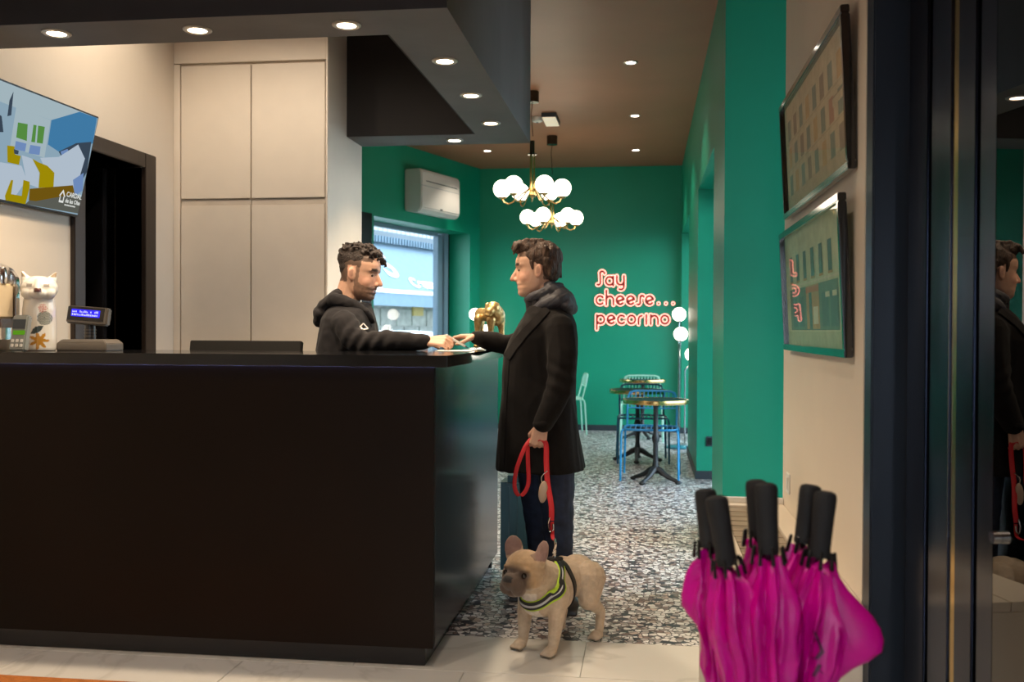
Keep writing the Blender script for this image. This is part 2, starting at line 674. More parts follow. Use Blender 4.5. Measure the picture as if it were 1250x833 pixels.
MB().box((ps.x - 0.018, Y2 - 0.016, ps.z - 0.03), (ps.x + 0.018, Y2 - 0.012, ps.z + 0.03)).build('insert', M_black, so, bevel=0.002)

# ------------------------------------------------------------------ angled left wall with window
WP = Vector((-2.225, YB, 0))
WD = Vector((-0.318, -0.948, 0)).normalized()
WN = Vector((WD.y, -WD.x, 0))       # towards the street
if WN.x > 0:
    WN = -WN


def wall_pt(u, v, depth=0.0):
    return on_plane(u, v, WP + WN * depth, WN)


def wl(s, z, depth=0.0):
    return WP + WD * s + WN * depth + Vector((0, 0, z))


def s_of(p):
    return (p - WP).dot(WD)


SR = s_of(wall_pt(573.5, 330))
SL = s_of(wall_pt(457.5, 330)) + 0.02
ZT = (wall_pt(458.5, 264.3).z + wall_pt(572.8, 285).z) / 2
WT = 0.3
for _ in range(40):           # reveal depth seen at the right jamb
    WT += 0.02
    if s_of(wall_pt(547.5, 330, WT)) <= SR:
        break
print('window', SR, SL, ZT, WT)
ZB = 0.95
SE = (YB - 6.54) / 0.948
TW = WT + 0.1


def wbox(mb, s0, s1, z0, z1, d0, d1):
    vs = [wl(s, z, d) for z in (z0, z1) for (s, d) in ((s0, d0), (s1, d0), (s1, d1), (s0, d1))]
    mb.add(vs, ((0, 3, 2, 1), (4, 5, 6, 7), (0, 1, 5, 4), (1, 2, 6, 5), (2, 3, 7, 6), (3, 0, 4, 7)))
    return mb


w = MB()
wbox(w, -0.4, SR, -0.06, H, 0, TW)
wbox(w, SL, SE + 0.3, -0.06, H, 0, TW)
wbox(w, SR, SL, ZT, H, 0, TW)
wbox(w, SR, SL, -0.06, ZB, 0, TW)
struct(w.build('wall_left_cafe', M_green, smooth=False), 'green side wall around the street window', 'wall')
struct(MB().box((-4.75, 6.42, -0.06), (XT, 6.54, H)).build('wall_left_return', M_beige, smooth=False), 'plain return wall behind the tall cupboard', 'wall')
wd = thing('window_1', 'large street window with blue grey frame in the green side wall', 'window', wl((SR + SL) / 2, ZB, WT))
wd['kind'] = 'structure'
FR = [(SR, SR + 0.05, ZB, ZT), (SR + 0.065, SR + 0.17, ZB, ZT), (SR + 0.185, SR + 0.30, ZB, ZT - 0.03), (SL - 0.08, SL, ZB, ZT), (SR + 0.30, SL - 0.08, ZT - 0.05, ZT), (SR + 0.30, SL - 0.08, ZB, ZB + 0.06)]
for k, (a, b, z0, z1) in enumerate(FR):
    wbox(MB(), a, b, z0, z1, WT - 0.03 - 0.02 * (k == 1), WT + 0.05).build('window_frame', M_bluegrey if k != 0 else M_steel, wd, bevel=0.004)
wbox(MB(), SR + 0.02, SL - 0.02, ZB + 0.02, ZT - 0.02, WT + 0.01, WT + 0.016).build('pane', MATS['window_glass'], wd, smooth=False)
wbox(MB(), SR, SL, ZB, ZB + 0.03, 0.0, WT - 0.03).build('window_sill', M_white, wd, bevel=0.004)
bp = MB()
s1 = s_of(wall_pt(449.5, 300))
wbox(bp, s1, s1 + 0.25, 0.0, wall_pt(445, 260).z, -0.05, 0)
tag(bp.build('black_panel', M_black, smooth=False), 'narrow black panel on the green wall behind the smiling man', 'panel')

# ------------------------------------------------------------------ entrance side, right
XW = 0.697
YW0 = 3.32
YW1 = at(957, 400, x=XW).y
struct(MB().box((XW, YW0 + 0.01, -0.06), (XW + 0.14, YW1, H)).build('wall_entrance', M_beige, smooth=False), 'narrow warm white wall carrying the two framed facade pictures', 'wall')
TH = radians(7.64)


def cw(xc, zc, z=0.0):
    return Vector((xc * cos(TH) - zc * sin(TH), xc * sin(TH) + zc * cos(TH), z))


def cbox(mb, x0, x1, z0, z1, h0, h1):
    vs = [cw(x, zc, h) for h in (h0, h1) for (x, zc) in ((x0, z0), (x1, z0), (x1, z1), (x0, z1))]
    mb.add(vs, ((0, 3, 2, 1), (4, 5, 6, 7), (0, 1, 5, 4), (1, 2, 6, 5), (2, 3, 7, 6), (3, 0, 4, 7)))
    return mb


XD = 1.215
jm = MB()
cbox(jm, 1.127, 1.262, 3.12, 3.185, -0.06, H)
struct(jm.build('trim_1', M_navy, bevel=0.006), 'wide navy painted door jamb beside the picture wall', 'door jamb')
cbox(MB(), 1.262, 3.2, 3.26, 3.36, -0.06, H)
fw = MB()  # wall added behind the pane so the glass stays dark
cbox(fw, 1.262, 3.4, 3.24, 3.36, -0.06, H)
struct(fw.build('wall_door_backing', M_navy, smooth=False), 'dark navy wall added behind the glass door to block the bright street', 'wall')
gdoor = thing('door_2', 'black steel framed glass entrance door standing open', 'door', cw(XD + 0.03, 2.2))
gdoor['kind'] = 'structure'
HD = 2.95
ZU_ = lambda u: XD * FPX / (u - 625)
for u0, u1, dx in ((1107, 1130, 0.0), (1133, 1157, 0.004), (1168, 1190, -0.003), (1193, 1214, 0.002)):
    cbox(MB(), XD + dx, XD + 0.05, ZU_(u1), ZU_(u0), 0.01, HD).build('door_stile', M_steel, gdoor, bevel=0.005)
ZP = ZU_(1214)
cbox(MB(), XD, XD + 0.05, 1.5, 1.6, 0.01, HD).build('door_stile', M_steel, gdoor, bevel=0.005)
cbox(MB(), XD + 0.010, XD + 0.05, ZU_(1167.5), ZU_(1157.5), 0.02, HD - 0.01).build('gold_reflection', M_brass, gdoor, bevel=0.002)  # warm reflection in the narrow glass, made as a brass coloured strip
cbox(MB(), XD + 0.008, XD + 0.05, 1.6, ZP, 0.01, 0.16).build('door_rail', M_steel, gdoor, bevel=0.004)
cbox(MB(), XD + 0.008, XD + 0.05, 1.6, ZP, HD - 0.1, HD).build('door_rail', M_steel, gdoor, bevel=0.004)
cbox(MB(), XD + 0.0005, XD + 0.007, 1.6, ZP - 0.001, 0.012, HD - 0.002).build('pane', glass_pane('door_glass', (0.07, 0.075, 0.085), 0.0, 1.9, 1.7), gdoor, smooth=False)
lk = cw(XD, ZP - 0.035, 0.82)
MB().cyl(lk, lk - cw(0.02, 0), 0.016, n=16).build('lock_cylinder', M_chrome, gdoor)

wf = MB()  # unseen wall added to keep front daylight off the counter
wf.box((-2.95, -2.52, -0.06), (-0.5, -2.4, H))
wf.box((0.5, -2.52, -0.06), (3.2, -2.4, H))
wf.box((-0.5, -2.52, 2.2), (0.5, -2.4, H))
struct(wf.build('wall_light_block', M_beige, smooth=False), 'unseen warm white wall behind the viewpoint, added to hold back daylight', 'wall')
struct(MB().box((3.2, -2.52, -0.06), (3.32, 3.9, H)).build('wall_front_side', M_beige, smooth=False), 'warm white side wall of the entrance', 'wall')

# ------------------------------------------------------------------ recessed lights
M_trim = mat('brushed_trim', (0.55, 0.50, 0.44), 0.35, metal=0.6)
M_lamp = emis('warm_lamp_disc', (1.0, 0.80, 0.55), 22)
M_lampc = emis('neutral_lamp_disc', (1.0, 0.90, 0.78), 18)


def downlight(loc, r, label, group, energy, col, lm, size=125):
    t = thing('recessed_spotlight', label, 'ceiling light', loc, group=group)
    x, y, z = loc
    MB().lathe([(r, 0.0), (r, -0.006), (r + 0.012, -0.009), (r + 0.02, -0.004), (r + 0.02, 0.0), (r, 0.0)], loc, n=24, cap=False).build('trim_ring', M_trim, t)
    MB().lathe([(0.0, -0.004), (r, -0.004), (r, -0.0005), (0.0, -0.0005)], loc, n=24).build('lamp_disc', lm, t)
    if energy:
        spot('spot_lamp', (x, y, z - 0.02), (x, y, 0), energy, col, size, 0.55, r, t)
    return t


SOF = [(69, 40, 'in the front band of the soffit, nearest the television'), (241, 36, 'in the front band of the soffit, above the cupboard doors'), (423, 30, 'in the front band of the soffit, nearest its corner'),
       (543, 74, 'in the side band of the soffit, nearest the camera'), (575, 116, 'in the middle of the soffit side band'), (599, 150, 'in the side band of the soffit, farthest back'), (555, 171, 'in the rear band of the soffit')]
for u, v, s in SOF:
    p = at(u, v, z=ZS)
    downlight((p.x, p.y, ZS), 0.039, 'round warm spotlight ' + s, 'warm spotlights in the soffit', 55, (1.0, 0.78, 0.54), M_lamp)
for x, y, s in ((-2.45, 4.75, 'above the television side'), (-1.62, 4.75, 'above the bearded man')):
    downlight((x, y, H), 0.045, 'round warm spotlight hidden inside the soffit recess ' + s, 'warm spotlights in the recess', 68, (1.0, 0.84, 0.66), M_lamp, 150)
for x, y, s in ((-1.7, 2.3, 'left of the viewpoint'), (-0.3, 2.3, 'straight above the entrance tiles'), (-1.7, 0.6, 'behind the viewpoint to the left'), (0.4, 0.6, 'behind the viewpoint to the right')):
    downlight((x, y, H), 0.045, 'round entrance ceiling spotlight ' + s, 'entrance ceiling spotlights', 66, (1.0, 0.86, 0.68), M_lamp, 116)
CEI = [(770, 76, 'nearest spotlight in the brown ceiling beside the green pier'), (775, 141, 'middle spotlight of the brown ceiling row'), (776, 183, 'farthest spotlight in the brown ceiling, near the far green wall'), (595, 184, 'lone ceiling spotlight left of the chandeliers')]
for u, v, s in CEI:
    p = at(u, v, z=H)
    downlight((p.x, p.y, H), 0.038, s, 'small spotlights in the brown ceiling', 45, (1.0, 0.86, 0.70), M_lampc, 110)

# ------------------------------------------------------------------ tall cupboard
CY = 5.813
cb = thing('tall_cupboard', 'cream built-in cupboard with four flat handleless doors behind the counter', 'cupboard', (-2.397, 6.17, 0))
MB().box((XT + 0.001, CY + 0.022, 0), (-1.906, 6.54, H - 0.001)).build('carcass', M_cab, cb, smooth=False)
MB().box((XT + 0.001, CY - 0.002, 0), (-2.846, CY + 0.022, 2.955)).build('filler_strip', M_cab, cb, bevel=0.002)
MB().box((-1.918, CY - 0.002, 0), (-1.906, CY + 0.022, H - 0.001)).build('end_panel', M_cab, cb, bevel=0.002)
MB().box((XT + 0.001, CY - 0.002, 2.96), (-1.918, CY + 0.022, H - 0.001)).build('top_panel', M_cab, cb, bevel=0.002)
for x0, x1 in ((-2.840, -2.394), (-2.386, -1.924)):
    MB().box((x0, CY, 2.128), (x1, CY + 0.02, 2.945)).build('door', M_cab, cb, bevel=0.003)
    MB().box((x0, CY, 0.10), (x1, CY + 0.02, 2.088)).build('door', M_cab, cb, bevel=0.003)
    MB().box((x0, CY + 0.012, 2.09), (x1, CY + 0.021, 2.126)).build('finger_groove', mat('groove_shadow_lacquer', (0.55, 0.48, 0.40), 0.5), cb, smooth=False)

# ------------------------------------------------------------------ reception counter
ct = thing('reception_counter', 'long dark brown reception counter with recessed plinth', 'counter', (-1.8, 4.2, 0))
XL = XT + 0.002
MB().box((XL, 3.80, 0.082), (-0.815, 3.83, 1.185)).build('front_panel', M_counter, ct, bevel=0.002)
MB().box((-0.845, 3.83, 0.082), (-0.815, 5.50, 1.185)).build('side_panel', mat('black_side_laminate', (0.014, 0.015, 0.017), 0.22, var=0.1), ct, bevel=0.002)
MB().box((XL, 3.844, 0), (-0.857, 3.88, 0.08)).build('plinth', M_black, ct, bevel=0.002)
MB().box((-0.89, 3.88, 0), (-0.857, 5.48, 0.08)).build('plinth', M_black, ct, bevel=0.002)
MB().box((XL, 4.34, 0.0), (-1.30, 4.36, 1.185)).build('inner_panel', M_black, ct, smooth=False)
MB().box((-1.30, 4.36, 0.0), (-1.28, 5.50, 1.185)).build('inner_panel', M_black, ct, smooth=False)
MB().box((-1.28, 5.48, 0.0), (-0.845, 5.50, 1.185)).build('end_panel', M_black, ct, smooth=False)
MB().box((XL, 3.784, 1.1843), (-0.80, 3.794, 1.1849)).build('led_strip', emis('violet_led', (0.35, 0.40, 1.0), 5.0), ct, smooth=False)
cp = MB()
cp.prism([(XL, 3.764, 1.185), (-0.756, 3.764, 1.185), (-0.756, 5.55, 1.185), (-1.32, 5.55, 1.185), (-1.32, 4.40, 1.185), (XL, 4.40, 1.185)], (0, 0, 0.046))
tag(cp.build('countertop', M_slab, bevel=0.003), 'glossy black worktop running along the reception counter and around its corner', 'countertop')
dk = thing('inner_desk', 'low black desk shelf behind the reception counter', 'desk', (-2.3, 4.65, 0))
MB().box((XL, 4.361, 0.74), (-1.72, 5.02, 0.77)).build('desk_top', M_black, dk, bevel=0.002)
for x in (XL + 0.05, -1.78):
    MB().box((x, 4.95, 0), (x + 0.04, 4.99, 0.74)).build('leg', M_black, dk, bevel=0.002)
ZC = 1.231

# ------------------------------------------------------------------ monitor
mY = 4.66
a = at(232, 415.5, y=mY)
b = at(368, 415.5, y=mY)
zt = a.z
mo = thing('computer_monitor', 'back of a black computer monitor peeping above the counter', 'monitor', ((a.x + b.x) / 2, mY + 0.08, 0.77))
Mm = Matrix.Translation(((a.x + b.x) / 2, mY, zt)) @ Matrix.Rotation(radians(-12), 4, 'X')
hw = (b.x - a.x) / 2
sh = MB()
sh.prism([Mm @ Vector(p) for p in ((-hw, 0, 0), (hw, 0, 0), (hw * 0.98, 0, -0.345), (-hw * 0.98, 0, -0.345))], Mm.to_3x3() @ Vector((0, 0.035, 0)))
sh.build('shell', mat('black_monitor_plastic', (0.008, 0.007, 0.006), 0.5, spec=0.25), mo, bevel=0.004)
MB().box((-hw + 0.012, 0.0355, -0.335), (hw - 0.012, 0.037, -0.012), Mm).build('screen', M_black, mo, smooth=False)
MB().box((-hw * 0.72, -0.006, -0.062), (hw * 0.72, 0.0, -0.055), Mm).build('vent_ridge', mat('ridge_grey', (0.16, 0.14, 0.12), 0.5), mo, smooth=False)
cx = (a.x + b.x) / 2
MB().box((cx - 0.12, mY + 0.0, 0.771), (cx + 0.12, mY + 0.2, 0.785)).box((cx - 0.03, mY + 0.07, 0.78), (cx + 0.03, mY + 0.10, 1.05)).build('stand', M_black, mo, bevel=0.003)

# ------------------------------------------------------------------ cat vase
p = at(48, 428, y=4.05)
M_cer = mat('white_ceramic', (0.80, 0.77, 0.70), 0.18, var=0.02, coat=0.4, attr='Col')
vs = thing('cat_vase', 'tall white ceramic cat shaped vase painted with flowers', 'vase', (p.x, p.y, ZC))
mb = MB()
cxp, cyp = p.x, p.y
prof = [(0.066, 0.0), (0.069, 0.01), (0.071, 0.05), (0.070, 0.12), (0.068, 0.18), (0.064, 0.215), (0.060, 0.235)]
mb.lathe(prof, (cxp, cyp, ZC), n=28)
MC = Matrix.Translation((cxp, cyp, ZC)) @ Matrix.Rotation(0.5, 4, 'Z') @ Matrix.Translation((-cxp, -cyp, -ZC))
IMC = MC.inverted()
RC_ = MC.to_3x3()
hc0 = Vector((cxp, cyp - 0.012, ZC + 0.272))
hc = MC @ hc0
mb.ell(hc, (0.078, 0.070, 0.056), RC_)
mb.ell(hc + RC_ @ Vector((0, -0.045, -0.022)), (0.042, 0.036, 0.026), RC_)
mb.ell(hc + RC_ @ Vector((0.034, -0.03, -0.02)), (0.036, 0.034, 0.03), RC_)
mb.ell(hc + RC_ @ Vector((-0.034, -0.03, -0.02)), (0.036, 0.034, 0.03), RC_)
mb.cap(hc + RC_ @ Vector((0, -0.05, 0.03)), hc + RC_ @ Vector((0, -0.078, -0.012)), 0.014, 0.014)
for s in (-1, 1):
    mb.cap(hc + RC_ @ Vector((s * 0.052, 0.01, 0.04)), hc + RC_ @ Vector((s * 0.066, 0.012, 0.068)), 0.022, 0.007)


def flower(q, c, r, petals, col, base):
    d = q - c
    a = atan2(d.z, d.x)
    rr = hypot(d.x, d.z)
    if d.y > 0.06:
        return base
    lim = r * (0.72 + 0.28 * cos(petals * a))
    return col if rr < lim else base


def paint_cat(q, n):
    q = IMC @ q
    n = RC_.inverted() @ n
    base = (0.80, 0.77, 0.70)
    l = q - Vector((cxp, cyp, ZC))
    if l.z > 0.235:
        h = q - hc0
        if h.y < -0.055 and abs(h.x) < 0.015 and -0.018 < h.z < 0.0:
            return (0.10, 0.03, 0.025)
        if h.y < -0.03 and 0.022 < abs(h.x) < 0.046 and 0.004 < h.z < 0.018:
            return (0.32, 0.29, 0.26)
        if h.z > 0.05 and n.y < -0.6 and abs(h.x) > 0.045:
            return (0.30, 0.22, 0.14)
        return base
    col = base
    if l.y < 0.02:
        col = flower(l, Vector((0.004, -0.066, 0.045)), 0.040, 7, (0.52, 0.25, 0.03), col)
        g = Vector((0.026, -0.06, 0.142))
        rr = hypot(l.x - g.x, l.z - g.z)
        if rr < 0.030:
            k = 0.5 + 0.5 * cos(rr * 700) * cos(10 * atan2(l.z - g.z, l.x - g.x))
            col = (0.10 + 0.4 * k, 0.12 + 0.38 * k, 0.11 + 0.33 * k)
        for (ax, az, bx, bz) in ((-0.03, 0.075, 0.022, 0.11), (-0.055, 0.0, -0.04, 0.07)):
            t = ((l.x - ax) * (bx - ax) + (l.z - az) * (bz - az)) / ((bx - ax) ** 2 + (bz - az) ** 2)
            if 0 < t < 1:
                dd = hypot(l.x - ax - t * (bx - ax), l.z - az - t * (bz - az))
                if dd < 0.013 * sin(pi * t):
                    col = (0.05, 0.07, 0.07)
        if hypot(l.x - 0.018, (l.z - 0.185)) < 0.018 and sin(l.x * 900) + sin(l.z * 700) > 0.2:
            col = (0.55, 0.08, 0.07)
        if l.x < -0.035 and 0.06 < l.z < 0.10:
            col = (0.62, 0.42, 0.20)
    return col


mb.remeshed('vase_body', M_cer, vs, 0.0035, 2, paint=paint_cat)

# ------------------------------------------------------------------ customer display
p = at(101, 430, y=4.12)
M_pos = mat('grey_pos_plastic', (0.10, 0.085, 0.07), 0.45)
ds = thing('customer_display', 'grey till customer display with glowing blue screen on the counter', 'till display', (p.x, p.y, ZC))
x, y = p.x, p.y + 0.06
mb = MB()
mb.rings([[Vector((x + sx * w, y + sy * d, ZC + z)) for sx, sy in ((-1, -1), (1, -1), (1, 1), (-1, 1))] for w, d, z in ((0.118, 0.075, 0.0), (0.118, 0.075, 0.032), (0.10, 0.06, 0.05))])
mb.build('base', M_pos, ds, bevel=0.003)
MB().cyl((x, y, ZC + 0.05), (x, y, ZC + 0.115), 0.024, 0.022, 16).build('neck', mat('dark_neck_plastic', (0.03, 0.028, 0.028), 0.35), ds)
for q in range(3):
    MB().cyl((x, y, ZC + 0.062 + q * 0.014), (x, y, ZC + 0.067 + q * 0.014), 0.026, 0.026, 16).build('neck_ring', M_pos, ds)
Mh = Matrix.Translation((x, y - 0.01, ZC + 0.155)) @ Matrix.Rotation(radians(-8), 4, 'X') @ Matrix.Rotation(radians(4), 4, 'Y')
MB().box((-0.098, -0.018, -0.040), (0.098, 0.018, 0.040), Mh).build('head', M_pos, ds, bevel=0.006)
MB().box((-0.092, -0.0195, -0.024), (0.082, -0.018, 0.036), Mh).build('bezel', M_black, ds, smooth=False)
MB().box((-0.074, -0.0205, -0.008), (0.062, -0.0195, 0.024), Mh).build('screen', emis('blue_display', (0.03, 0.02, 1.0), 1.6), ds, smooth=False)
rng = random.Random(3)
tx = MB()
for row in range(2):
    xx = -0.07
    while xx < 0.055:
        ww = rng.uniform(0.002, 0.005)
        z0 = 0.010 - row * 0.014
        tx.box((xx, -0.0212, z0), (xx + ww, -0.0205, z0 + rng.uniform(0.005, 0.010)), Mh)
        xx += ww + rng.uniform(0.001, 0.004) + (0.012 if row == 0 and rng.random() < 0.4 else 0)
tx.build('screen_characters', emis('pale_blue_characters', (0.35, 0.35, 1.0), 2.2), ds, smooth=False)

# ------------------------------------------------------------------ espresso machine, card terminal, bottle
ex, ey = XT + 0.012, 3.91
em = thing('espresso_machine', 'chrome espresso machine with domed back panel at the left end of the counter', 'coffee machine', (ex + 0.06, ey, ZC))
arc_ = [(ex, ey + 0.10, ZC + 0.1), (ex + 0.158, ey + 0.10, ZC + 0.1)]
for q in range(9):
    t = pi / 2 * q / 8
    arc_.append((ex + 0.158 * cos(t), ey + 0.10, ZC + 0.30 + 0.095 * sin(t)))
MB().prism(arc_, (0, 0.03, 0)).build('dome_panel', M_chrome, em, bevel=0.004)
MB().box((ex, ey - 0.02, ZC + 0.14), (ex + 0.148, ey + 0.10, ZC + 0.29)).build('body', mat('cream_machine_panel', (0.70, 0.58, 0.40), 0.35), em, bevel=0.008)
MB().box((ex, ey - 0.04, ZC + 0.0), (ex + 0.14, ey + 0.13, ZC + 0.05)).build('drip_tray', M_chrome, em, bevel=0.006)
MB().box((ex, ey + 0.06, ZC + 0.05), (ex + 0.12, ey + 0.125, ZC + 0.15)).build('back_panel', M_chrome, em, bevel=0.003)
for q in (0.04, 0.09, 0.135):
    MB().lathe([(0.0, 0.0), (0.018, 0.0), (0.021, 0.02), (0.020, 0.06), (0.015, 0.07), (0.0, 0.07)], (ex + q, ey + 0.04, ZC + 0.29), 18).build('metal_jug', M_chrome, em)
for q in (0.03, 0.085):
    MB().cyl((ex + q, ey + 0.02, ZC + 0.14), (ex + q, ey + 0.02, ZC + 0.10), 0.022, 0.019, 18).build('brew_head', M_chrome, em)
MB().tube([(ex + 0.138, ey - 0.02, ZC + 0.27), (ex + 0.138, ey - 0.04, ZC + 0.255), (ex + 0.138, ey - 0.04, ZC + 0.19)], 0.006).build('steam_pipe', M_chrome, em)
p = at(22, 429, y=3.80)
tm = thing('card_terminal', 'small grey card terminal with green display beside the cat vase', 'card terminal', (p.x, p.y, ZC))
Mt = Matrix.Translation((p.x, p.y + 0.0, ZC)) @ Matrix.Rotation(radians(-12), 4, 'X')
MB().box((-0.034, -0.015, 0.004), (0.034, 0.02, 0.155), Mt).build('case', mat('grey_terminal_plastic', (0.25, 0.26, 0.24), 0.5), tm, bevel=0.006)
MB().box((-0.028, -0.017, 0.095), (0.028, -0.015, 0.135), Mt).build('display', M_base, tm, smooth=False)
MB().box((-0.022, -0.0175, 0.07), (0.03, -0.015, 0.088), Mt).build('green_panel', emis('green_lcd', (0.16, 0.45, 0.02), 0.6), tm, smooth=False)
for q in range(6):
    MB().box((-0.026 + (q % 3) * 0.02, -0.019, 0.018 + (q // 3) * 0.02), (-0.012 + (q % 3) * 0.02, -0.015, 0.032 + (q // 3) * 0.02), Mt).build('key', M_white, tm, bevel=0.002)
p = at(3, 429, y=3.86)
bo = thing('juice_bottle', 'glass bottle of orange juice at the left edge of the counter', 'bottle', (p.x, p.y - 0.05, ZC))
MB().lathe([(0.0, 0.0), (0.028, 0.0), (0.03, 0.01), (0.03, 0.17), (0.012, 0.22), (0.012, 0.25), (0.0, 0.25)], (p.x - 0.015, p.y - 0.05, ZC), 20).build('bottle_glass', glass_pane('bottle_glass', (0.92, 0.95, 0.92), 0.02, 1.5, 1.3), bo)
MB().lathe([(0.0, 0.004), (0.026, 0.004), (0.027, 0.012), (0.027, 0.12), (0.0, 0.12)], (p.x - 0.015, p.y - 0.05, ZC), 20).build('juice', mat('orange_juice', (0.85, 0.16, 0.01), 0.4), bo)

# ------------------------------------------------------------------ television
tY0, tY1 = 3.78, 4.71
tb_ = at(95, 265.5, y=tY1)
tt_ = at(121, 143, y=tY1)
tv = thing('television', 'wall television tilted downwards showing a yellow and blue bedroom', 'television', (XT, 4.25, 1.88))
ax = Vector((0, -1, 0))
up = (tt_ - tb_).normalized()
nrm = up.cross(ax)
if nrm.x < 0:
    nrm = -nrm
HT = (tt_ - tb_).length
WTv = tY1 - tY0
# screen frame: X along from far (right in view) to near, so picture x runs from near(left) to far(right)
o0 = tb_ + ax * WTv          # bottom left as seen
RX = -ax
Mtv = Matrix((( RX.x, up.x, nrm.x, o0.x), (RX.y, up.y, nrm.y, o0.y), (RX.z, up.z, nrm.z, o0.z), (0, 0, 0, 1)))
MB().box((0, 0, -0.035), (WTv, HT, 0), Mtv).build('casing', mat('black_tv_plastic', (0.015, 0.014, 0.014), 0.3), tv, bevel=0.003)
scr = MB()
SC = [emis('tv_' + n, lin(c_), 0.82) for n, c_ in (('pale_wall', (150, 178, 196)), ('blue_wall', (70, 132, 178)), ('white_bed', (190, 205, 220)), ('yellow', (170, 150, 8)), ('wood', (120, 92, 20)), ('green', (92, 150, 70)), ('grey_floor', (98, 100, 92)), ('dark', (62, 76, 92)), ('ceiling', (176, 196, 204)), ('paleblue', (120, 150, 200)))]
W_, H_ = WTv - 0.014, HT - 0.020


IMT = Mtv.inverted()


def sp(zp, mi, lvl):
    # picture polygons, measured on the photograph of the screen
    scr.mi = mi
    out = []
    for x, y in zp:
        q = IMT @ on_plane(x * 130 / 602, 90 + y * 180 / 833, o0, nrm)
        out.append(Mtv @ Vector((min(max(q.x, 0.007), WTv - 0.007), min(max(q.y, 0.012), HT - 0.008), 0.0005 + lvl * 0.0003)))
    scr.add(out, [tuple(range(len(out)))])


scr.mi = 0
scr.add([Mtv @ Vector((x, y, 0.0004)) for x, y in ((0.007, 0.012), (WTv - 0.007, 0.012), (WTv - 0.007, HT - 0.008), (0.007, HT - 0.008))], [(0, 1, 2, 3)])
sp([(-600, -300), (80, 60), (555, 225), (450, 215), (290, 262), (85, 190), (-600, -60)], 8, 1)
sp([(290, 262), (450, 215), (548, 245), (528, 395), (330, 440), (270, 400)], 1, 1)
sp([(90, 190), (285, 262), (250, 475), (55, 415)], 8, 2)
for pts, k_ in (([(100, 275), (155, 285), (150, 380), (90, 360)], 5), ([(188, 288), (252, 300), (240, 395), (175, 385)], 5), ([(88, 380), (148, 395), (140, 440), (80, 425)], 9), ([(170, 402), (228, 412), (222, 460), (160, 450)], 9)):
    sp(pts, k_, 3)
sp([(205, 290), (214, 291), (206, 390), (196, 388)], 8, 4)
sp([(40, 240), (52, 150), (75, 100), (62, 235)], 7, 3)
sp([(-5, 230), (8, 240), (18, 330), (-5, 330)], 7, 3)
sp([(140, 745), (165, 715), (420, 680), (470, 700), (440, 790)], 6, 2)
sp([(330, 440), (430, 392), (515, 385), (500, 560), (440, 640)], 7, 3)
sp([(340, 440), (380, 425), (400, 470), (360, 500)], 9, 4)
sp([(225, 475), (330, 470), (440, 400), (478, 480), (430, 645), (300, 645)], 2, 5)
sp([(395, 470), (440, 410), (472, 470), (440, 560), (410, 560)], 2, 6)
sp([(120, 460), (180, 480), (220, 560), (215, 645), (150, 620)], 2, 5)
sp([(180, 480), (215, 500), (265, 520), (305, 560), (300, 640), (215, 645), (222, 560)], 3, 6)
sp([(165, 650), (410, 630), (420, 680), (200, 720), (160, 715)], 4, 6)
sp([(410, 600), (470, 560), (465, 660), (420, 690)], 9, 6)
sp([(-500, 470), (0, 500), (120, 520), (150, 600), (60, 740), (-500, 640)], 2, 4)
sp([(38, 405), (80, 410), (82, 455), (115, 465), (105, 515), (40, 500)], 3, 5)
sp([(75, 425), (104, 435), (100, 455), (78, 452)], 7, 6)
sp([(25, 690), (60, 600), (72, 602), (60, 680), (120, 690), (130, 600), (165, 610), (165, 645), (140, 745), (25, 732)], 3, 6)
for q in range(4):
    sp([(-260 + q * 60, 380), (-235 + q * 60, 385), (-235 + q * 60, 470), (-260 + q * 60, 462)], 9 if q % 2 else 7, 3)
scr.build('screen', SC, tv, smooth=False)
M_tvw = emis('tv_lettering', (0.8, 0.82, 0.78), 0.9)
house = [(0.0, 0.0), (0.030, 0.0), (0.030, 0.026), (0.036, 0.026), (0.015, 0.052), (-0.006, 0.026), (0.0, 0.026)]
lg = MB()
hx, hy = 0.795 * WTv, 0.055
outer = [Mtv @ Vector((hx + x * 1.25, hy + y * 1.25, 0.0030)) for x, y in house]
cen = Vector((0.015, 0.022))
inner = [Mtv @ Vector((hx + (cen.x + (x - cen.x) * 0.62) * 1.25, hy + (cen.y + (y - cen.y) * 0.62) * 1.25, 0.0030)) for x, y in house]
for q in range(len(outer)):
    r_ = (q + 1) % len(outer)
    lg.quad(outer[q], outer[r_], inner[r_], inner[q])
lg.build('house_logo', M_tvw, tv, smooth=False)
for s, dz, sz in (('CARDAL', 0.058, 0.034), ('de las Olas', 0.028, 0.029)):
    text_mesh('screen_lettering', s, sz, M_tvw, tv, Mtv @ Matrix.Translation((0.85 * WTv, hy - 0.01 + dz - 0.012, 0.0030)), 0.0002, offset=0.0006)
sl_ = MB()
for q in range(9):     # third line of the logo, too fine to read
    sl_.box((0.85 * WTv + q * 0.0105, hy - 0.010, 0.0030), (0.85 * WTv + q * 0.0105 + 0.0075, hy - 0.003, 0.0033), Mtv)
sl_.build('screen_small_print', M_tvw, tv, smooth=False)
MB().box((XT, 4.1, 1.98), (XT + 0.02, 4.4, 2.2)).cyl((XT + 0.01, 4.25, 2.1), tb_ + ax * (WTv / 2) + up * HT * 0.4 - nrm * 0.03, 0.02).build('wall_bracket', M_black, tv)

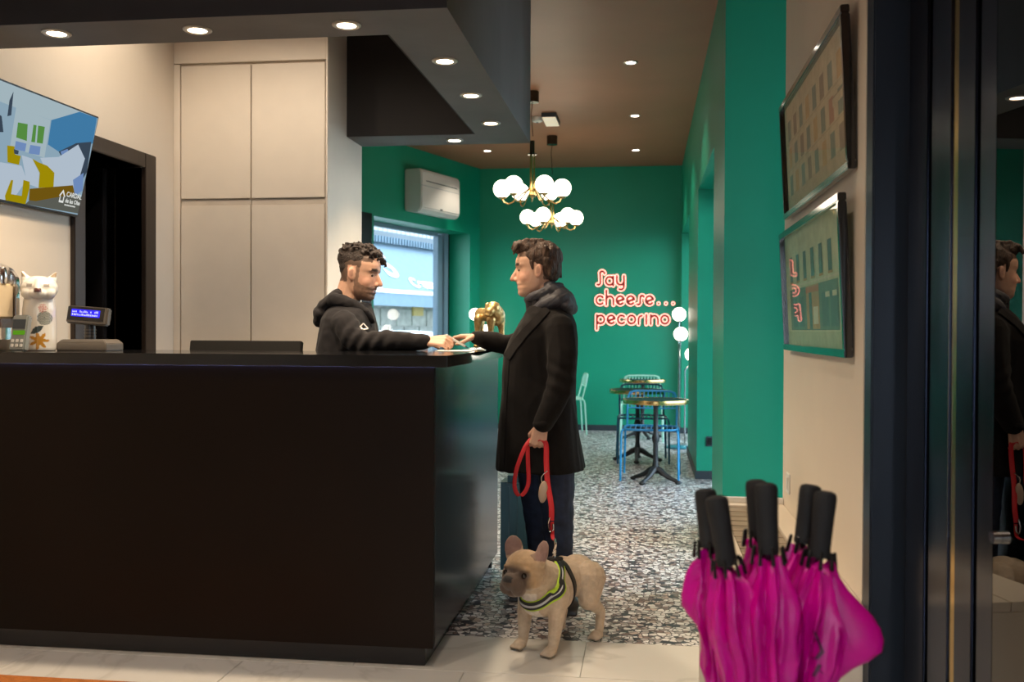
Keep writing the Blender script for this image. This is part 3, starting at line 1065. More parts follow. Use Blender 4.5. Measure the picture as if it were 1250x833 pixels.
# ------------------------------------------------------------------ air conditioner
acd = 0.24
a = wall_pt(515, 206, -acd)
b = wall_pt(561.6, 217, -acd)
zt = (a.z + b.z) / 2
zb = (wall_pt(515, 258.6, -acd).z + wall_pt(561.6, 268, -acd).z) / 2
s0, s1 = s_of(b), s_of(a)
ac = thing('air_conditioner', 'white boxy air conditioner mounted high on the green wall', 'air conditioner', wl((s0 + s1) / 2, zb))
mb = MB()
pf = [(0.0, zb + 0.02), (-0.19, zb), (-acd, zb + 0.05), (-acd, zt - 0.05), (-acd + 0.03, zt), (0.0, zt)]
mb.rings([[wl(s, z, d) for d, z in pf] for s in (s0, s1)])
mb.build('housing', M_white, ac, bevel=0.012)
wbox(MB(), s0 + 0.08, s1 - 0.1, zt - 0.145, zt - 0.135, -acd - 0.002, -acd + 0.01).build('air_slot', M_base, ac, smooth=False)
wbox(MB(), s0 + 0.01, s1 - 0.01, zt - 0.20, zt - 0.196, -acd - 0.001, -acd + 0.01).build('panel_joint', M_bluegrey, ac, smooth=False)
wbox(MB(), (s0 + s1) / 2 - 0.03, (s0 + s1) / 2 + 0.03, zb + 0.06, zb + 0.075, -acd - 0.002, -acd + 0.01).build('badge', M_base, ac, smooth=False)

# ------------------------------------------------------------------ smoke detector and emergency light
p = at(656, 143, z=H)
sd = thing('smoke_detector', 'round white smoke detector on the brown ceiling', 'smoke detector', p)
MB().lathe([(0.0, 0), (0.055, 0), (0.058, -0.02), (0.05, -0.045), (0.03, -0.055), (0, -0.055)], p, 20).build('body', M_white, sd)
MB().lathe([(0.012, -0.055), (0.012, -0.06), (0.0, -0.06)], p, 10).build('sensor_eye', M_base, sd)
p = at(671, 140, z=H)
el = thing('emergency_light', 'square white emergency light panel under the brown ceiling', 'emergency light', p)
MB().box((p.x - 0.075, p.y - 0.10, H - 0.045), (p.x + 0.075, p.y + 0.35, H)).build('housing', M_base, el, bevel=0.004)
MB().box((p.x - 0.068, p.y - 0.105, H - 0.052), (p.x + 0.068, p.y + 0.33, H - 0.045)).build('diffuser', mat('milky_diffuser', (0.8, 0.74, 0.64), 0.5, emit=(1, 0.8, 0.55), estr=0.35), el, bevel=0.003)

# ------------------------------------------------------------------ chandeliers
M_globe = emis('milk_glass_globe', (1.0, 0.86, 0.66), 9.0)


def chandelier(u, vc, rot, label, zc, light):
    p = at(u, vc, z=H)
    t = thing('globe_chandelier', label, 'chandelier', (p.x, p.y, H), group='brass globe chandeliers')
    x, y = p.x, p.y
    MB().cyl((x, y, H - 0.10), (x, y, H), 0.06, n=24).build('ceiling_cup', mat('dark_bronze', (0.06, 0.055, 0.04), 0.25, metal=0.8), t)
    MB().tube([(x, y, H - 0.10), (x - 0.01, y, H - 0.2), (x + 0.006, y, zc + 0.5)], 0.004, 6).build('cable', M_black, t)
    MB().cyl((x, y, zc + 0.34), (x, y, zc + 0.46), 0.022, n=16).cyl((x, y, zc + 0.33), (x, y, zc + 0.34), 0.042, n=20).build('upper_sleeve', mat('dark_bronze', (0.06, 0.055, 0.04), 0.25), t)
    for k in range(3):
        q = 2 * pi * k / 3 + 0.4
        MB().cyl((x + 0.02 * cos(q), y + 0.02 * sin(q), zc + 0.02), (x + 0.02 * cos(q), y + 0.02 * sin(q), zc + 0.335), 0.007, n=8).build('stem_tube', M_brass, t)
    MB().lathe([(0, -0.10), (0.008, -0.09), (0.012, -0.06), (0.035, -0.045), (0.04, -0.03), (0.03, 0.0), (0.03, 0.03), (0, 0.035)], (x, y, zc), 16).build('hub', M_brass, t)
    for k in range(6):
        q = rot + 2 * pi * k / 6
        d = Vector((cos(q), sin(q), 0))
        P = Vector((x, y, zc))
        ar = MB().tube([P + d * 0.02 + Vector((0, 0, 0.03)), P + d * 0.10 + Vector((0, 0, -0.03)), P + d * 0.18 + Vector((0, 0, -0.10)), P + d * 0.22 + Vector((0, 0, -0.115)), P + d * 0.26 + Vector((0, 0, -0.095)), P + d * 0.275 + Vector((0, 0, -0.06))], 0.0075, 8).build('arm', M_brass, t)
        MB().lathe([(0.006, -0.075), (0.035, -0.06), (0.04, -0.05), (0.006, -0.05)], P + d * 0.275, 14).build('globe_cup', M_brass, ar)
        MB().ell(P + d * 0.275 + Vector((0, 0, 0.025)), 0.082, n=20, k=14).build('globe', M_globe, t)
    return t


chandelier(650, 112, 0.0, 'nearer brass chandelier of six white glass globes', 2.60, 0)
chandelier(674, 166, radians(15), 'farther brass chandelier of six white glass globes, seen lower', 2.57, 0)

# ------------------------------------------------------------------ floor lamps
M_globe2 = emis('floor_lamp_globe', (1.0, 0.90, 0.76), 8.0)
M_lampblue = mat('teal_lacquer', (0.02, 0.22, 0.30), 0.3)


def floor_lamp(x, y, zs, offs, label):
    t = thing('globe_floor_lamp', label, 'floor lamp', (x, y, 0), group='floor lamps with white globes')
    MB().lathe([(0, 0), (0.15, 0), (0.15, 0.012), (0.14, 0.02), (0.0, 0.022)], (x, y, 0), 28).build('base', M_lampblue, t)
    for k, (z, (ox, oy)) in enumerate(zip(zs, offs)):
        MB().tube([(x + ox * 0.5, y + oy * 0.5, 0.02), (x + ox * 0.5, y + oy * 0.5, z - 0.18), (x + ox, y + oy, z - 0.085)], 0.008, 8).build('pole', M_chrome, t)
        MB().lathe([(0.01, -0.09), (0.03, -0.082), (0.034, -0.072), (0.01, -0.072)], (x + ox, y + oy, z), 14).build('globe_cup', M_chrome, t)
        MB().ell((x + ox, y + oy, z), 0.078, n=20, k=14).build('globe', M_globe2, t)


yl = 11.46
zz = [at(829, 384, y=yl).z, at(831, 408, y=yl).z]
xx = [at(829, 384, y=yl).x, at(831, 408, y=yl).x]
bx = at(827, 547, z=0)
floor_lamp(bx.x, bx.y, zz + [at(846, 433, y=yl).z], [(xx[0] - bx.x, 0), (xx[1] - bx.x, 0), (at(845, 433, y=yl).x - bx.x, 0.05)], 'chrome floor lamp with white globes beside the right green piers')
yl = 12.6
qa, qb = at(580, 384, y=yl), at(592, 404, y=yl)
bx = Vector(((qa.x + qb.x) / 2, yl, 0))
floor_lamp(bx.x, bx.y, [qa.z, qb.z], [(qa.x - bx.x, 0), (qb.x - bx.x, 0)], 'floor lamp with white globes in the left far corner behind the golden dog figurine')

# ------------------------------------------------------------------ bistro tables
M_iron = mat('cast_iron', (0.02, 0.022, 0.026), 0.45, var=0.2, bump=0.15, bscale=120)
M_tabletop = mat('dark_green_stone', (0.012, 0.07, 0.06), 0.85, var=0.2, scale=30, spec=0.08)


def bistro_table():
    t = thing('bistro_table', '', 'table', (0, 0, 0), group='round brass rimmed bistro tables')
    MB().lathe([(0, 0.70), (0.272, 0.70), (0.272, 0.728), (0, 0.728)], n=40).build('table_top', M_tabletop, t)
    MB().lathe([(0.272, 0.695), (0.285, 0.695), (0.287, 0.71), (0.287, 0.722), (0.285, 0.731), (0.272, 0.731), (0.272, 0.695)], n=48, cap=False).build('brass_rim', M_brass, t)
    MB().lathe([(0.032, 0.08), (0.035, 0.12), (0.026, 0.16), (0.022, 0.2), (0.022, 0.34), (0.03, 0.36), (0.034, 0.385), (0.03, 0.41), (0.021, 0.43), (0.021, 0.66), (0.03, 0.68), (0.12, 0.692), (0.12, 0.70)], n=20).build('column', M_iron, t)
    for k in range(4):
        q = pi / 4 + k * pi / 2 + 0.25
        d = Vector((cos(q), sin(q), 0))
        up_ = Vector((0, 0, 1))
        ft = MB()
        ft.tube([d * 0.01 + up_ * 0.12, d * 0.05 + up_ * 0.105, d * 0.11 + up_ * 0.065, d * 0.17 + up_ * 0.04, d * 0.215 + up_ * 0.026], [0.03, 0.03, 0.022, 0.018, 0.017], 8)
        ft.ell(d * 0.225 + up_ * 0.018, (0.028, 0.028, 0.018))
        ft.build('foot', M_iron, t)
    return t


T0 = bistro_table()
TABS = [(800, 597, 'nearest round bistro table with dark top and brass rim', 0.0), (778, 571, 'second round bistro table, behind the blue chair', 0.5), (784, 543, 'farthest round bistro table, in front of the mint chair', 0.9)]
for k, (u, v, lb, rz) in enumerate(TABS):
    p = at(u, v - 8, z=0)
    if k == 0:
        T0.matrix_world = Matrix.Translation(p) @ Matrix.Rotation(rz, 4, 'Z')
        T0['label'] = lb
    else:
        copy_thing(T0, p, rz, lb)


# ------------------------------------------------------------------ tubular chairs (built facing -Y)
def chair(m):
    t = thing('metal_chair', '', 'chair', (0, 0, 0), group='tubular metal cafe chairs')
    r = 0.010
    for s in (-1, 1):
        MB().tube([(s * 0.255, -0.23, 0.0), (s * 0.25, -0.225, 0.40), (s * 0.245, -0.215, 0.44), (s * 0.235, -0.19, 0.45)], r, 8).build('leg', m, t)
        MB().tube([(s * 0.255, 0.25, 0.0), (s * 0.245, 0.225, 0.40), (s * 0.24, 0.215, 0.44), (s * 0.23, 0.19, 0.45)], r, 8).build('leg', m, t)
    n = 24
    ring = []
    for k in range(n):
        q = 2 * pi * k / n
        cx, sx = cos(q), sin(q)
        ring.append((0.24 * math.copysign(abs(cx) ** 0.45, cx), 0.215 * math.copysign(abs(sx) ** 0.45, sx), 0.452))
    MB().tube(ring, r, 8, closed=True).build('seat_frame', m, t)
    for k in range(9):
        x = -0.19 + k * 0.0475
        MB().tube([(x, -0.21, 0.452), (x, -0.12, 0.44), (x, 0.05, 0.434), (x, 0.205, 0.452)], 0.0055, 6).build('seat_rod', m, t)
    bk = [(-0.225, 0.19, 0.45), (-0.228, 0.22, 0.56), (-0.225, 0.25, 0.70), (-0.205, 0.265, 0.755), (-0.16, 0.27, 0.77), (0.0, 0.275, 0.772), (0.16, 0.27, 0.77), (0.205, 0.265, 0.755), (0.225, 0.25, 0.70), (0.228, 0.22, 0.56), (0.225, 0.19, 0.45)]
    MB().tube(bk, r, 8).build('back_frame', m, t)
    MB().tube([(-0.227, 0.235, 0.615), (0, 0.25, 0.61), (0.227, 0.235, 0.615)], 0.007, 6).build('back_rail', m, t)
    for k in range(11):
        x = -0.19 + k * 0.038
        MB().tube([(x, 0.246, 0.612), (x, 0.262, 0.70), (x, 0.272, 0.768)], 0.005, 6).build('back_rod', m, t)
    return t


M_blue = mat('bright_blue_metal', (0.02, 0.30, 0.62), 0.35)
M_dblue = mat('petrol_blue_metal', (0.012, 0.10, 0.20), 0.35)
M_mint = mat('mint_metal', (0.42, 0.78, 0.62), 0.4)


def put(t, p, rz, label):
    t.matrix_world = Matrix.Translation(Vector((p.x, p.y, 0))) @ Matrix.Rotation(rz, 4, 'Z')
    ROOTM[t.name] = t.matrix_world.copy()
    t['label'] = label


put(chair(M_blue), at(794, 583.5, z=0), radians(-3), 'bright blue tubular metal chair behind the nearest bistro table')
put(chair(M_dblue), at(784, 563, z=0), radians(3), 'dark petrol blue tubular metal chair behind the bright blue one')
c3 = chair(M_mint)
put(c3, at(783, 541, z=0) + Vector((0, 0.35, 0)), radians(0), 'mint green tubular metal chair at the farthest bistro table')
copy_thing(c3, Vector((at(697, 527, z=0).x - 0.06, 12.88, 0)), radians(-80), 'mint green tubular metal chair half hidden behind the standing man')

# ------------------------------------------------------------------ neon sign
XH = 0.128


def arc(cx, cy, r, a0, a1, n=16, ry=None):
    ry = r if ry is None else ry
    return [(cx + r * cos(radians(a0 + (a1 - a0) * i / n)), cy + ry * sin(radians(a0 + (a1 - a0) * i / n))) for i in range(n + 1)]


GL = {
    'S': (0.85, [arc(0.62, 1.22, 0.28, 10, 150) + [(0.42, 1.0), (0.42, 0.55)] + arc(0.20, 0.34, 0.24, 0, -120)]),
    'a': (1.05, [arc(0.45, 0.5, 0.42, 0, 360, 28), [(0.87, 0.95), (0.87, 0.03)]]),
    'y': (1.0, [[(0.05, 1.0), (0.05, 0.55)] + arc(0.45, 0.5, 0.4, 180, 360), [(0.85, 1.0), (0.85, 0.0)] + arc(0.5, -0.05, 0.35, 0, -120)]),
    'c': (0.95, [arc(0.45, 0.5, 0.42, 45, 315, 24)]),
    'h': (1.0, [[(0.05, 1.5), (0.05, 0.03)], [(0.05, 0.5)] + arc(0.45, 0.5, 0.4, 180, 0) + [(0.85, 0.03)]]),
    'e': (1.0, [arc(0.45, 0.5, 0.42, 12, 315, 26), [(0.86, 0.6), (0.12, 0.36)]]),
    's': (0.78, [arc(0.56, 0.76, 0.22, 20, 150) + [(0.36, 0.60), (0.34, 0.40)] + arc(0.14, 0.26, 0.22, 0, -120)]),
    '.': (0.62, [[(0.3, 0.16), (0.301, 0.16)]]),
    'p': (1.05, [arc(0.47, 0.5, 0.42, 0, 360, 28), [(0.05, 0.95), (0.05, -0.5)]]),
    'o': (1.02, [arc(0.45, 0.5, 0.42, 0, 360, 28)]),
    'r': (0.66, [[(0.05, 0.03), (0.05, 0.5)] + arc(0.45, 0.5, 0.4, 180, 95)]),
    'i': (0.38, [[(0.1, 0.98), (0.1, 0.03)]]),
    'n': (1.0, [[(0.05, 0.98), (0.05, 0.03)], [(0.05, 0.5)] + arc(0.45, 0.5, 0.4, 180, 0) + [(0.85, 0.03)]]),
}


def contours(strokes, rad, step=0.035):
    pts = np.concatenate([np.array(s) for s in strokes])
    lo = pts.min(0) - rad - 2 * step
    hi = pts.max(0) + rad + 2 * step
    xs = np.arange(lo[0], hi[0], step)
    ys = np.arange(lo[1], hi[1], step)
    X, Y = np.meshgrid(xs, ys, indexing='ij')
    D = np.full(X.shape, 9.0)
    for s in strokes:
        for (x0, y0), (x1, y1) in zip(s[:-1], s[1:]):
            dx, dy = x1 - x0, y1 - y0
            L = dx * dx + dy * dy + 1e-9
            t = np.clip(((X - x0) * dx + (Y - y0) * dy) / L, 0, 1)
            D = np.minimum(D, np.hypot(X - x0 - t * dx, Y - y0 - t * dy))
    D -= rad
    segs = {}
    table = {1: [(3, 0)], 2: [(0, 1)], 3: [(3, 1)], 4: [(1, 2)], 5: [(3, 2), (1, 0)], 6: [(0, 2)], 7: [(3, 2)], 8: [(2, 3)], 9: [(2, 0)], 10: [(0, 3), (2, 1)], 11: [(2, 1)], 12: [(1, 3)], 13: [(1, 0)], 14: [(0, 3)]}
    for i in range(len(xs) - 1):
        for j in range(len(ys) - 1):
            v = [D[i, j], D[i + 1, j], D[i + 1, j + 1], D[i, j + 1]]
            k = sum(1 << q for q in range(4) if v[q] < 0)
            if k in (0, 15):
                continue
            cs = [(i, j), (i + 1, j), (i + 1, j + 1), (i, j + 1)]

            def ep(e):
                a, b = e, (e + 1) % 4
                t = v[a] / (v[a] - v[b])
                ca, cb = cs[a], cs[b]
                return (tuple(sorted((ca, cb))), (xs[ca[0]] + t * (xs[cb[0]] - xs[ca[0]]), ys[ca[1]] + t * (ys[cb[1]] - ys[ca[1]])))
            for e0, e1 in table[k]:
                a, b = ep(e0), ep(e1)
                segs[a[0]] = (a[1], b[0])
    loops = []
    while segs:
        k0 = next(iter(segs))
        lp = []
        k = k0
        while k in segs:
            pt, nk = segs.pop(k)
            lp.append(pt)
            k = nk
        if len(lp) > 5:
            loops.append(lp)
    fill = [(xs[i], ys[j]) for i in range(len(xs)) for j in range(len(ys)) if D[i, j] < -0.02]
    return loops, fill, step


ng = thing('neon_sign', 'red and white outline neon lettering reading Say cheese... pecorino on the far wall', 'neon sign', (-0.3, YB, 1.5))
M_neon = emis('neon_tube', (1.0, 0.30, 0.24), 4.2)
M_nback = mat('neon_letter_back', (0.20, 0.03, 0.02), 0.4)
CH = {}
for line, ub, vb, kk in (('Say', 728.2, 349, 1.0), ('cheese...', 727.5, 372.5, 1.0), ('pecorino', 728, 396, 1.0)):
    o = at(ub, vb, y=YB - 0.03)
    x = o.x
    for chh in line:
        adv, st = GL[chh]
        if chh not in CH:
            CH[chh] = contours(st, 0.165)
        loops, fill, step = CH[chh]
        tbm = MB()
        for lp in loops:
            tbm.tube([(x + px * XH * 0.92, YB - 0.03, o.z + py * XH) for px, py in lp[::2]], 0.0062, 5, closed=True)
        l = tbm.build('neon_tube', M_neon, ng)
        bk = MB()
        for px, py in fill:
            h = step * 0.5 * XH
            bx_, bz = x + px * XH * 0.92, o.z + py * XH
            bk.quad((bx_ - h, YB - 0.022, bz - h), (bx_ + h, YB - 0.022, bz - h), (bx_ + h, YB - 0.022, bz + h), (bx_ - h, YB - 0.022, bz + h))
        bk.build('letter_back', M_nback, ng, smooth=False)
        x += (adv + 0.16) * XH * 0.92
        if chh == '.':
            x += 0.02 * XH
MB().tube([at(732, 349, y=YB - 0.01), at(731, 362, y=YB - 0.01)], 0.003, 5).tube([at(740, 374, y=YB - 0.01), at(737, 386, y=YB - 0.01)], 0.003, 5).build('power_lead', M_base, ng)

# ------------------------------------------------------------------ framed pictures on the entrance wall
M_frame = mat('polished_black_frame', (0.012, 0.011, 0.010), 0.12, coat=0.6)
M_pglass = glass_pane('picture_glass', (0.985, 0.985, 0.98), 0.0, 1.4, 0.33)


def picture(c4, label, style, depth):
    """c4: corner pixels far-top, near-top, near-bottom, far-bottom on the wall side"""
    q = [at(u, v, x=XW - 0.03) for u, v in c4]
    y0, y1 = (q[1].y + q[2].y) / 2, (q[0].y + q[3].y) / 2
    zt_, zb_ = (q[0].z + q[1].z) / 2, (q[2].z + q[3].z) / 2
    t = thing('framed_picture', label, 'picture', (XW, (y0 + y1) / 2, zb_), group='framed facade pictures')
    wdt, hgt = y1 - y0, zt_ - zb_
    # local frame: a runs from far to near (left to right as seen), b up, n out of the wall; top leans out a little
    lean = 0.028
    O = Vector((XW - 0.004, y1, zb_))
    A = Vector((0, -1, 0))
    B = Vector((-lean, 0, hgt)).normalized()
    N = Vector((-1, 0, -lean / hgt)).normalized()
    L = (Vector((-lean, 0, hgt))).length
    Mx = Matrix(((A.x, B.x, N.x, O.x), (A.y, B.y, N.y, O.y), (A.z, B.z, N.z, O.z), (0, 0, 0, 1)))
    fw_ = 0.028
    d = depth
    for lo, hi in (((0, 0, 0), (wdt, fw_, d)), ((0, L - fw_, 0), (wdt, L, d)), ((0, fw_, 0), (fw_, L - fw_, d)), ((wdt - fw_, fw_, 0), (wdt, L - fw_, d))):
        MB().box(lo, hi, Mx).build('frame_bar', M_frame, t, bevel=0.003)
    pr = MB()
    if style == 0:
        cols = [(0.42, 0.36, 0.24), (0.22, 0.17, 0.12), (0.40, 0.27, 0.13), (0.36, 0.30, 0.20), (0.32, 0.17, 0.11), (0.16, 0.20, 0.16), (0.10, 0.09, 0.08)]
    else:
        cols = [(0.36, 0.40, 0.27), (0.10, 0.16, 0.14), (0.30, 0.20, 0.10), (0.26, 0.32, 0.22), (0.34, 0.10, 0.05), (0.07, 0.12, 0.13), (0.42, 0.42, 0.32)]
    ms = [mat('print_%d_%d' % (style, i), tuple(min(0.8, q_ * 1.6) for q_ in c_), 0.6, var=0.12, scale=20) for i, c_ in enumerate(cols)]

    def pq(x0, y0_, x1, y1_, mi, lv):
        pr.mi = mi
        f = lambda x, y: Mx @ Vector((fw_ + x * (wdt - 2 * fw_), fw_ + y * (L - 2 * fw_), 0.006 + lv * 0.0004))
        pr.add([f(x0, y0_), f(x1, y0_), f(x1, y1_), f(x0, y1_)], [(0, 1, 2, 3)])

    pq(0, 0, 1, 1, 0, 0)
    if style == 0:
        pq(0, 0.0, 1, 0.16, 3, 1)
        for r_ in range(3):
            for k in range(8):
                x0 = 0.06 + k * 0.115
                yb_ = 0.14 + r_ * 0.26
                pq(x0, yb_, x0 + 0.06, yb_ + 0.19, (2 if (k + r_) % 4 == 1 else 4 if (k == 6 and r_ == 1) else 1 if (k + r_) % 2 else 5), 2)
            pq(0.03, 0.115 + r_ * 0.26, 0.97, 0.13 + r_ * 0.26, 3, 3)
        pq(0.80, 0.50, 0.96, 0.56, 0, 4)
        pq(0.80, 0.56, 0.96, 0.57, 1, 4)
    else:
        pq(0, 0, 1, 0.12, 3, 1)
        pq(0.08, 0.13, 0.90, 0.50, 1, 2)
        pq(0.40, 0.14, 0.62, 0.50, 2, 3)
        pq(0.45, 0.14, 0.50, 0.44, 5, 4)
        pq(0.52, 0.18, 0.60, 0.32, 6, 4)
        pq(0.40, 0.44, 0.62, 0.49, 4, 4)
        for k, x0 in enumerate((0.13, 0.26, 0.66, 0.79)):
            pq(x0, 0.16, x0 + 0.10, 0.42, 5, 4)
        for k, x0 in enumerate((0.72, 0.82)):
            pq(x0, 0.38, x0 + 0.06, 0.42, 6, 5)
        pq(0.05, 0.52, 0.93, 0.535, 6, 3)
        for k in range(6):
            x0 = 0.10 + k * 0.135
            pq(x0, 0.57, x0 + 0.055, 0.80, 5, 3)
            pq(x0 - 0.005, 0.55, x0 + 0.06, 0.57, 2, 3)
    pr.build('print', ms, t, smooth=False)
    MB().box((fw_, fw_, d * 0.55), (wdt - fw_, L - fw_, d * 0.55 + 0.002), Mx).build('glazing', M_pglass, t, smooth=False)


picture(((958, 133), (1037, 4), (1037, 211), (958, 264)), 'upper framed print of a building facade with tall windows', 0, 0.03)
picture(((958, 285), (1033, 237), (1033, 441), (958, 424)), 'lower framed print of a shopfront below a row of six windows', 1, 0.03)

# ------------------------------------------------------------------ low bench box under the pictures
zb_ = 0.457
fr0 = at(853, 725, z=zb_)
bk0 = at(856, 612, z=zb_)
YF, YK = YW0 - 0.03, min(bk0.y, YW1)
fl_ = at(853.5, 760, y=YF).x
bl_ = at(857, 615, y=YK).x
bn = thing('low_bench', 'cream low bench box with slatted grey wood top under the framed pictures', 'bench', (0.45, (YF + YK) / 2, 0))
MB().prism([(fl_, YF, 0), (XW - 0.002, YF, 0), (XW - 0.002, YK, 0), (bl_, YK, 0)], (0, 0, zb_ - 0.03)).build('body', M_beige, bn, bevel=0.003)
g0, g1 = at(886, 628, z=zb_), at(910, 690, z=zb_)
gx0 = (g0.x + g1.x) / 2
gx1 = XW - 0.10
gy0, gy1 = YF + 0.12, YK - 0.10
for lo, hi in (((gx1, YF + 0.0, zb_ - 0.03), (XW - 0.002, YK, zb_)), ((gx0, gy1, zb_ - 0.03), (gx1, YK, zb_)), ((gx0, YF, zb_ - 0.03), (gx1, gy0, zb_))):
    MB().box(lo, hi).build('top_frame', M_beige, bn, bevel=0.002)
MB().prism([(fl_, YF, zb_ - 0.03), (gx0, YF, zb_ - 0.03), (gx0, YK, zb_ - 0.03), (bl_, YK, zb_ - 0.03)], (0, 0, 0.03)).build('top_frame', M_beige, bn, bevel=0.002)
M_slat = mat('grey_weathered_wood', (0.30, 0.24, 0.18), 0.6, var=0.3, scale=6, stretch=(1, 8, 8))
ns = 14
sl0 = None
for k in range(ns):
    w_ = (gy1 - gy0) / ns
    y0 = gy0 + k * w_
    MB().box((gx0 + 0.004, y0 + 0.006, zb_ - 0.028), (gx1 - 0.004, y0 + w_ - 0.006, zb_ - 0.010)).build('slat', M_slat, bn, bevel=0.002)
MB().box((bl_ + 0.02, YK - 0.03, zb_), (XW - 0.002, YK, zb_ + 0.028)).build('back_lip', M_white, bn, bevel=0.002)
sw = thing('light_switch', 'small white switch plate low on the picture wall', 'switch', (XW, 4.6, 0.55))
p = at(963, 590, x=XW)
MB().box((XW - 0.008, p.y - 0.05, p.z - 0.05), (XW, p.y + 0.05, p.z + 0.05)).build('plate', M_white, sw, bevel=0.003)
MB().box((XW - 0.012, p.y - 0.02, p.z - 0.03), (XW - 0.008, p.y + 0.02, p.z + 0.03)).build('rocker', M_white, sw, bevel=0.002)

# ------------------------------------------------------------------ umbrellas
M_mag = mat('magenta_nylon', (0.60, 0.0, 0.27), 0.34, var=0.14, scale=14, spec=0.35)
M_foam = mat('black_foam', (0.010, 0.010, 0.012), 0.75, bump=0.1, bscale=200)
M_dkpr = mat('dark_purple_print', (0.10, 0.004, 0.06), 0.5)
ZU = 2.10
UMB = [  # handle top, handle foot (pixels), camera depth, flare list (angle deg, extra radius, height), seed, label
    ((861, 599), (866, 668), 2.16, [(185, 0.034, 0.755)], 1, 'magenta folded umbrella at the far left of the stand, mostly hidden'),
    ((874, 608), (888, 690), 2.04, [(205, 0.012, 0.70)], 2, 'magenta folded umbrella leaning left at the front of the stand'),
    ((923, 588), (926, 655), 2.16, [], 3, 'magenta folded umbrella at the back middle, behind the upright one'),
    ((935, 592), (938, 676), 2.02, [(265, 0.02, 0.55)], 4, 'magenta folded umbrella standing upright in the middle front'),
    ((990, 594), (981, 664), 2.14, [(330, 0.02, 0.70)], 5, 'magenta folded umbrella leaning right, its handle behind another'),
    ((1008, 602), (1000, 681), 2.06, [(350, 0.092, 0.715), (318, 0.035, 0.66)], 6, 'magenta folded umbrella at the right front with printed dark logo and widely flared cloth'),
]


def cam_at(u, v, zc):
    d = ray(u, v)
    return CAM + d * zc


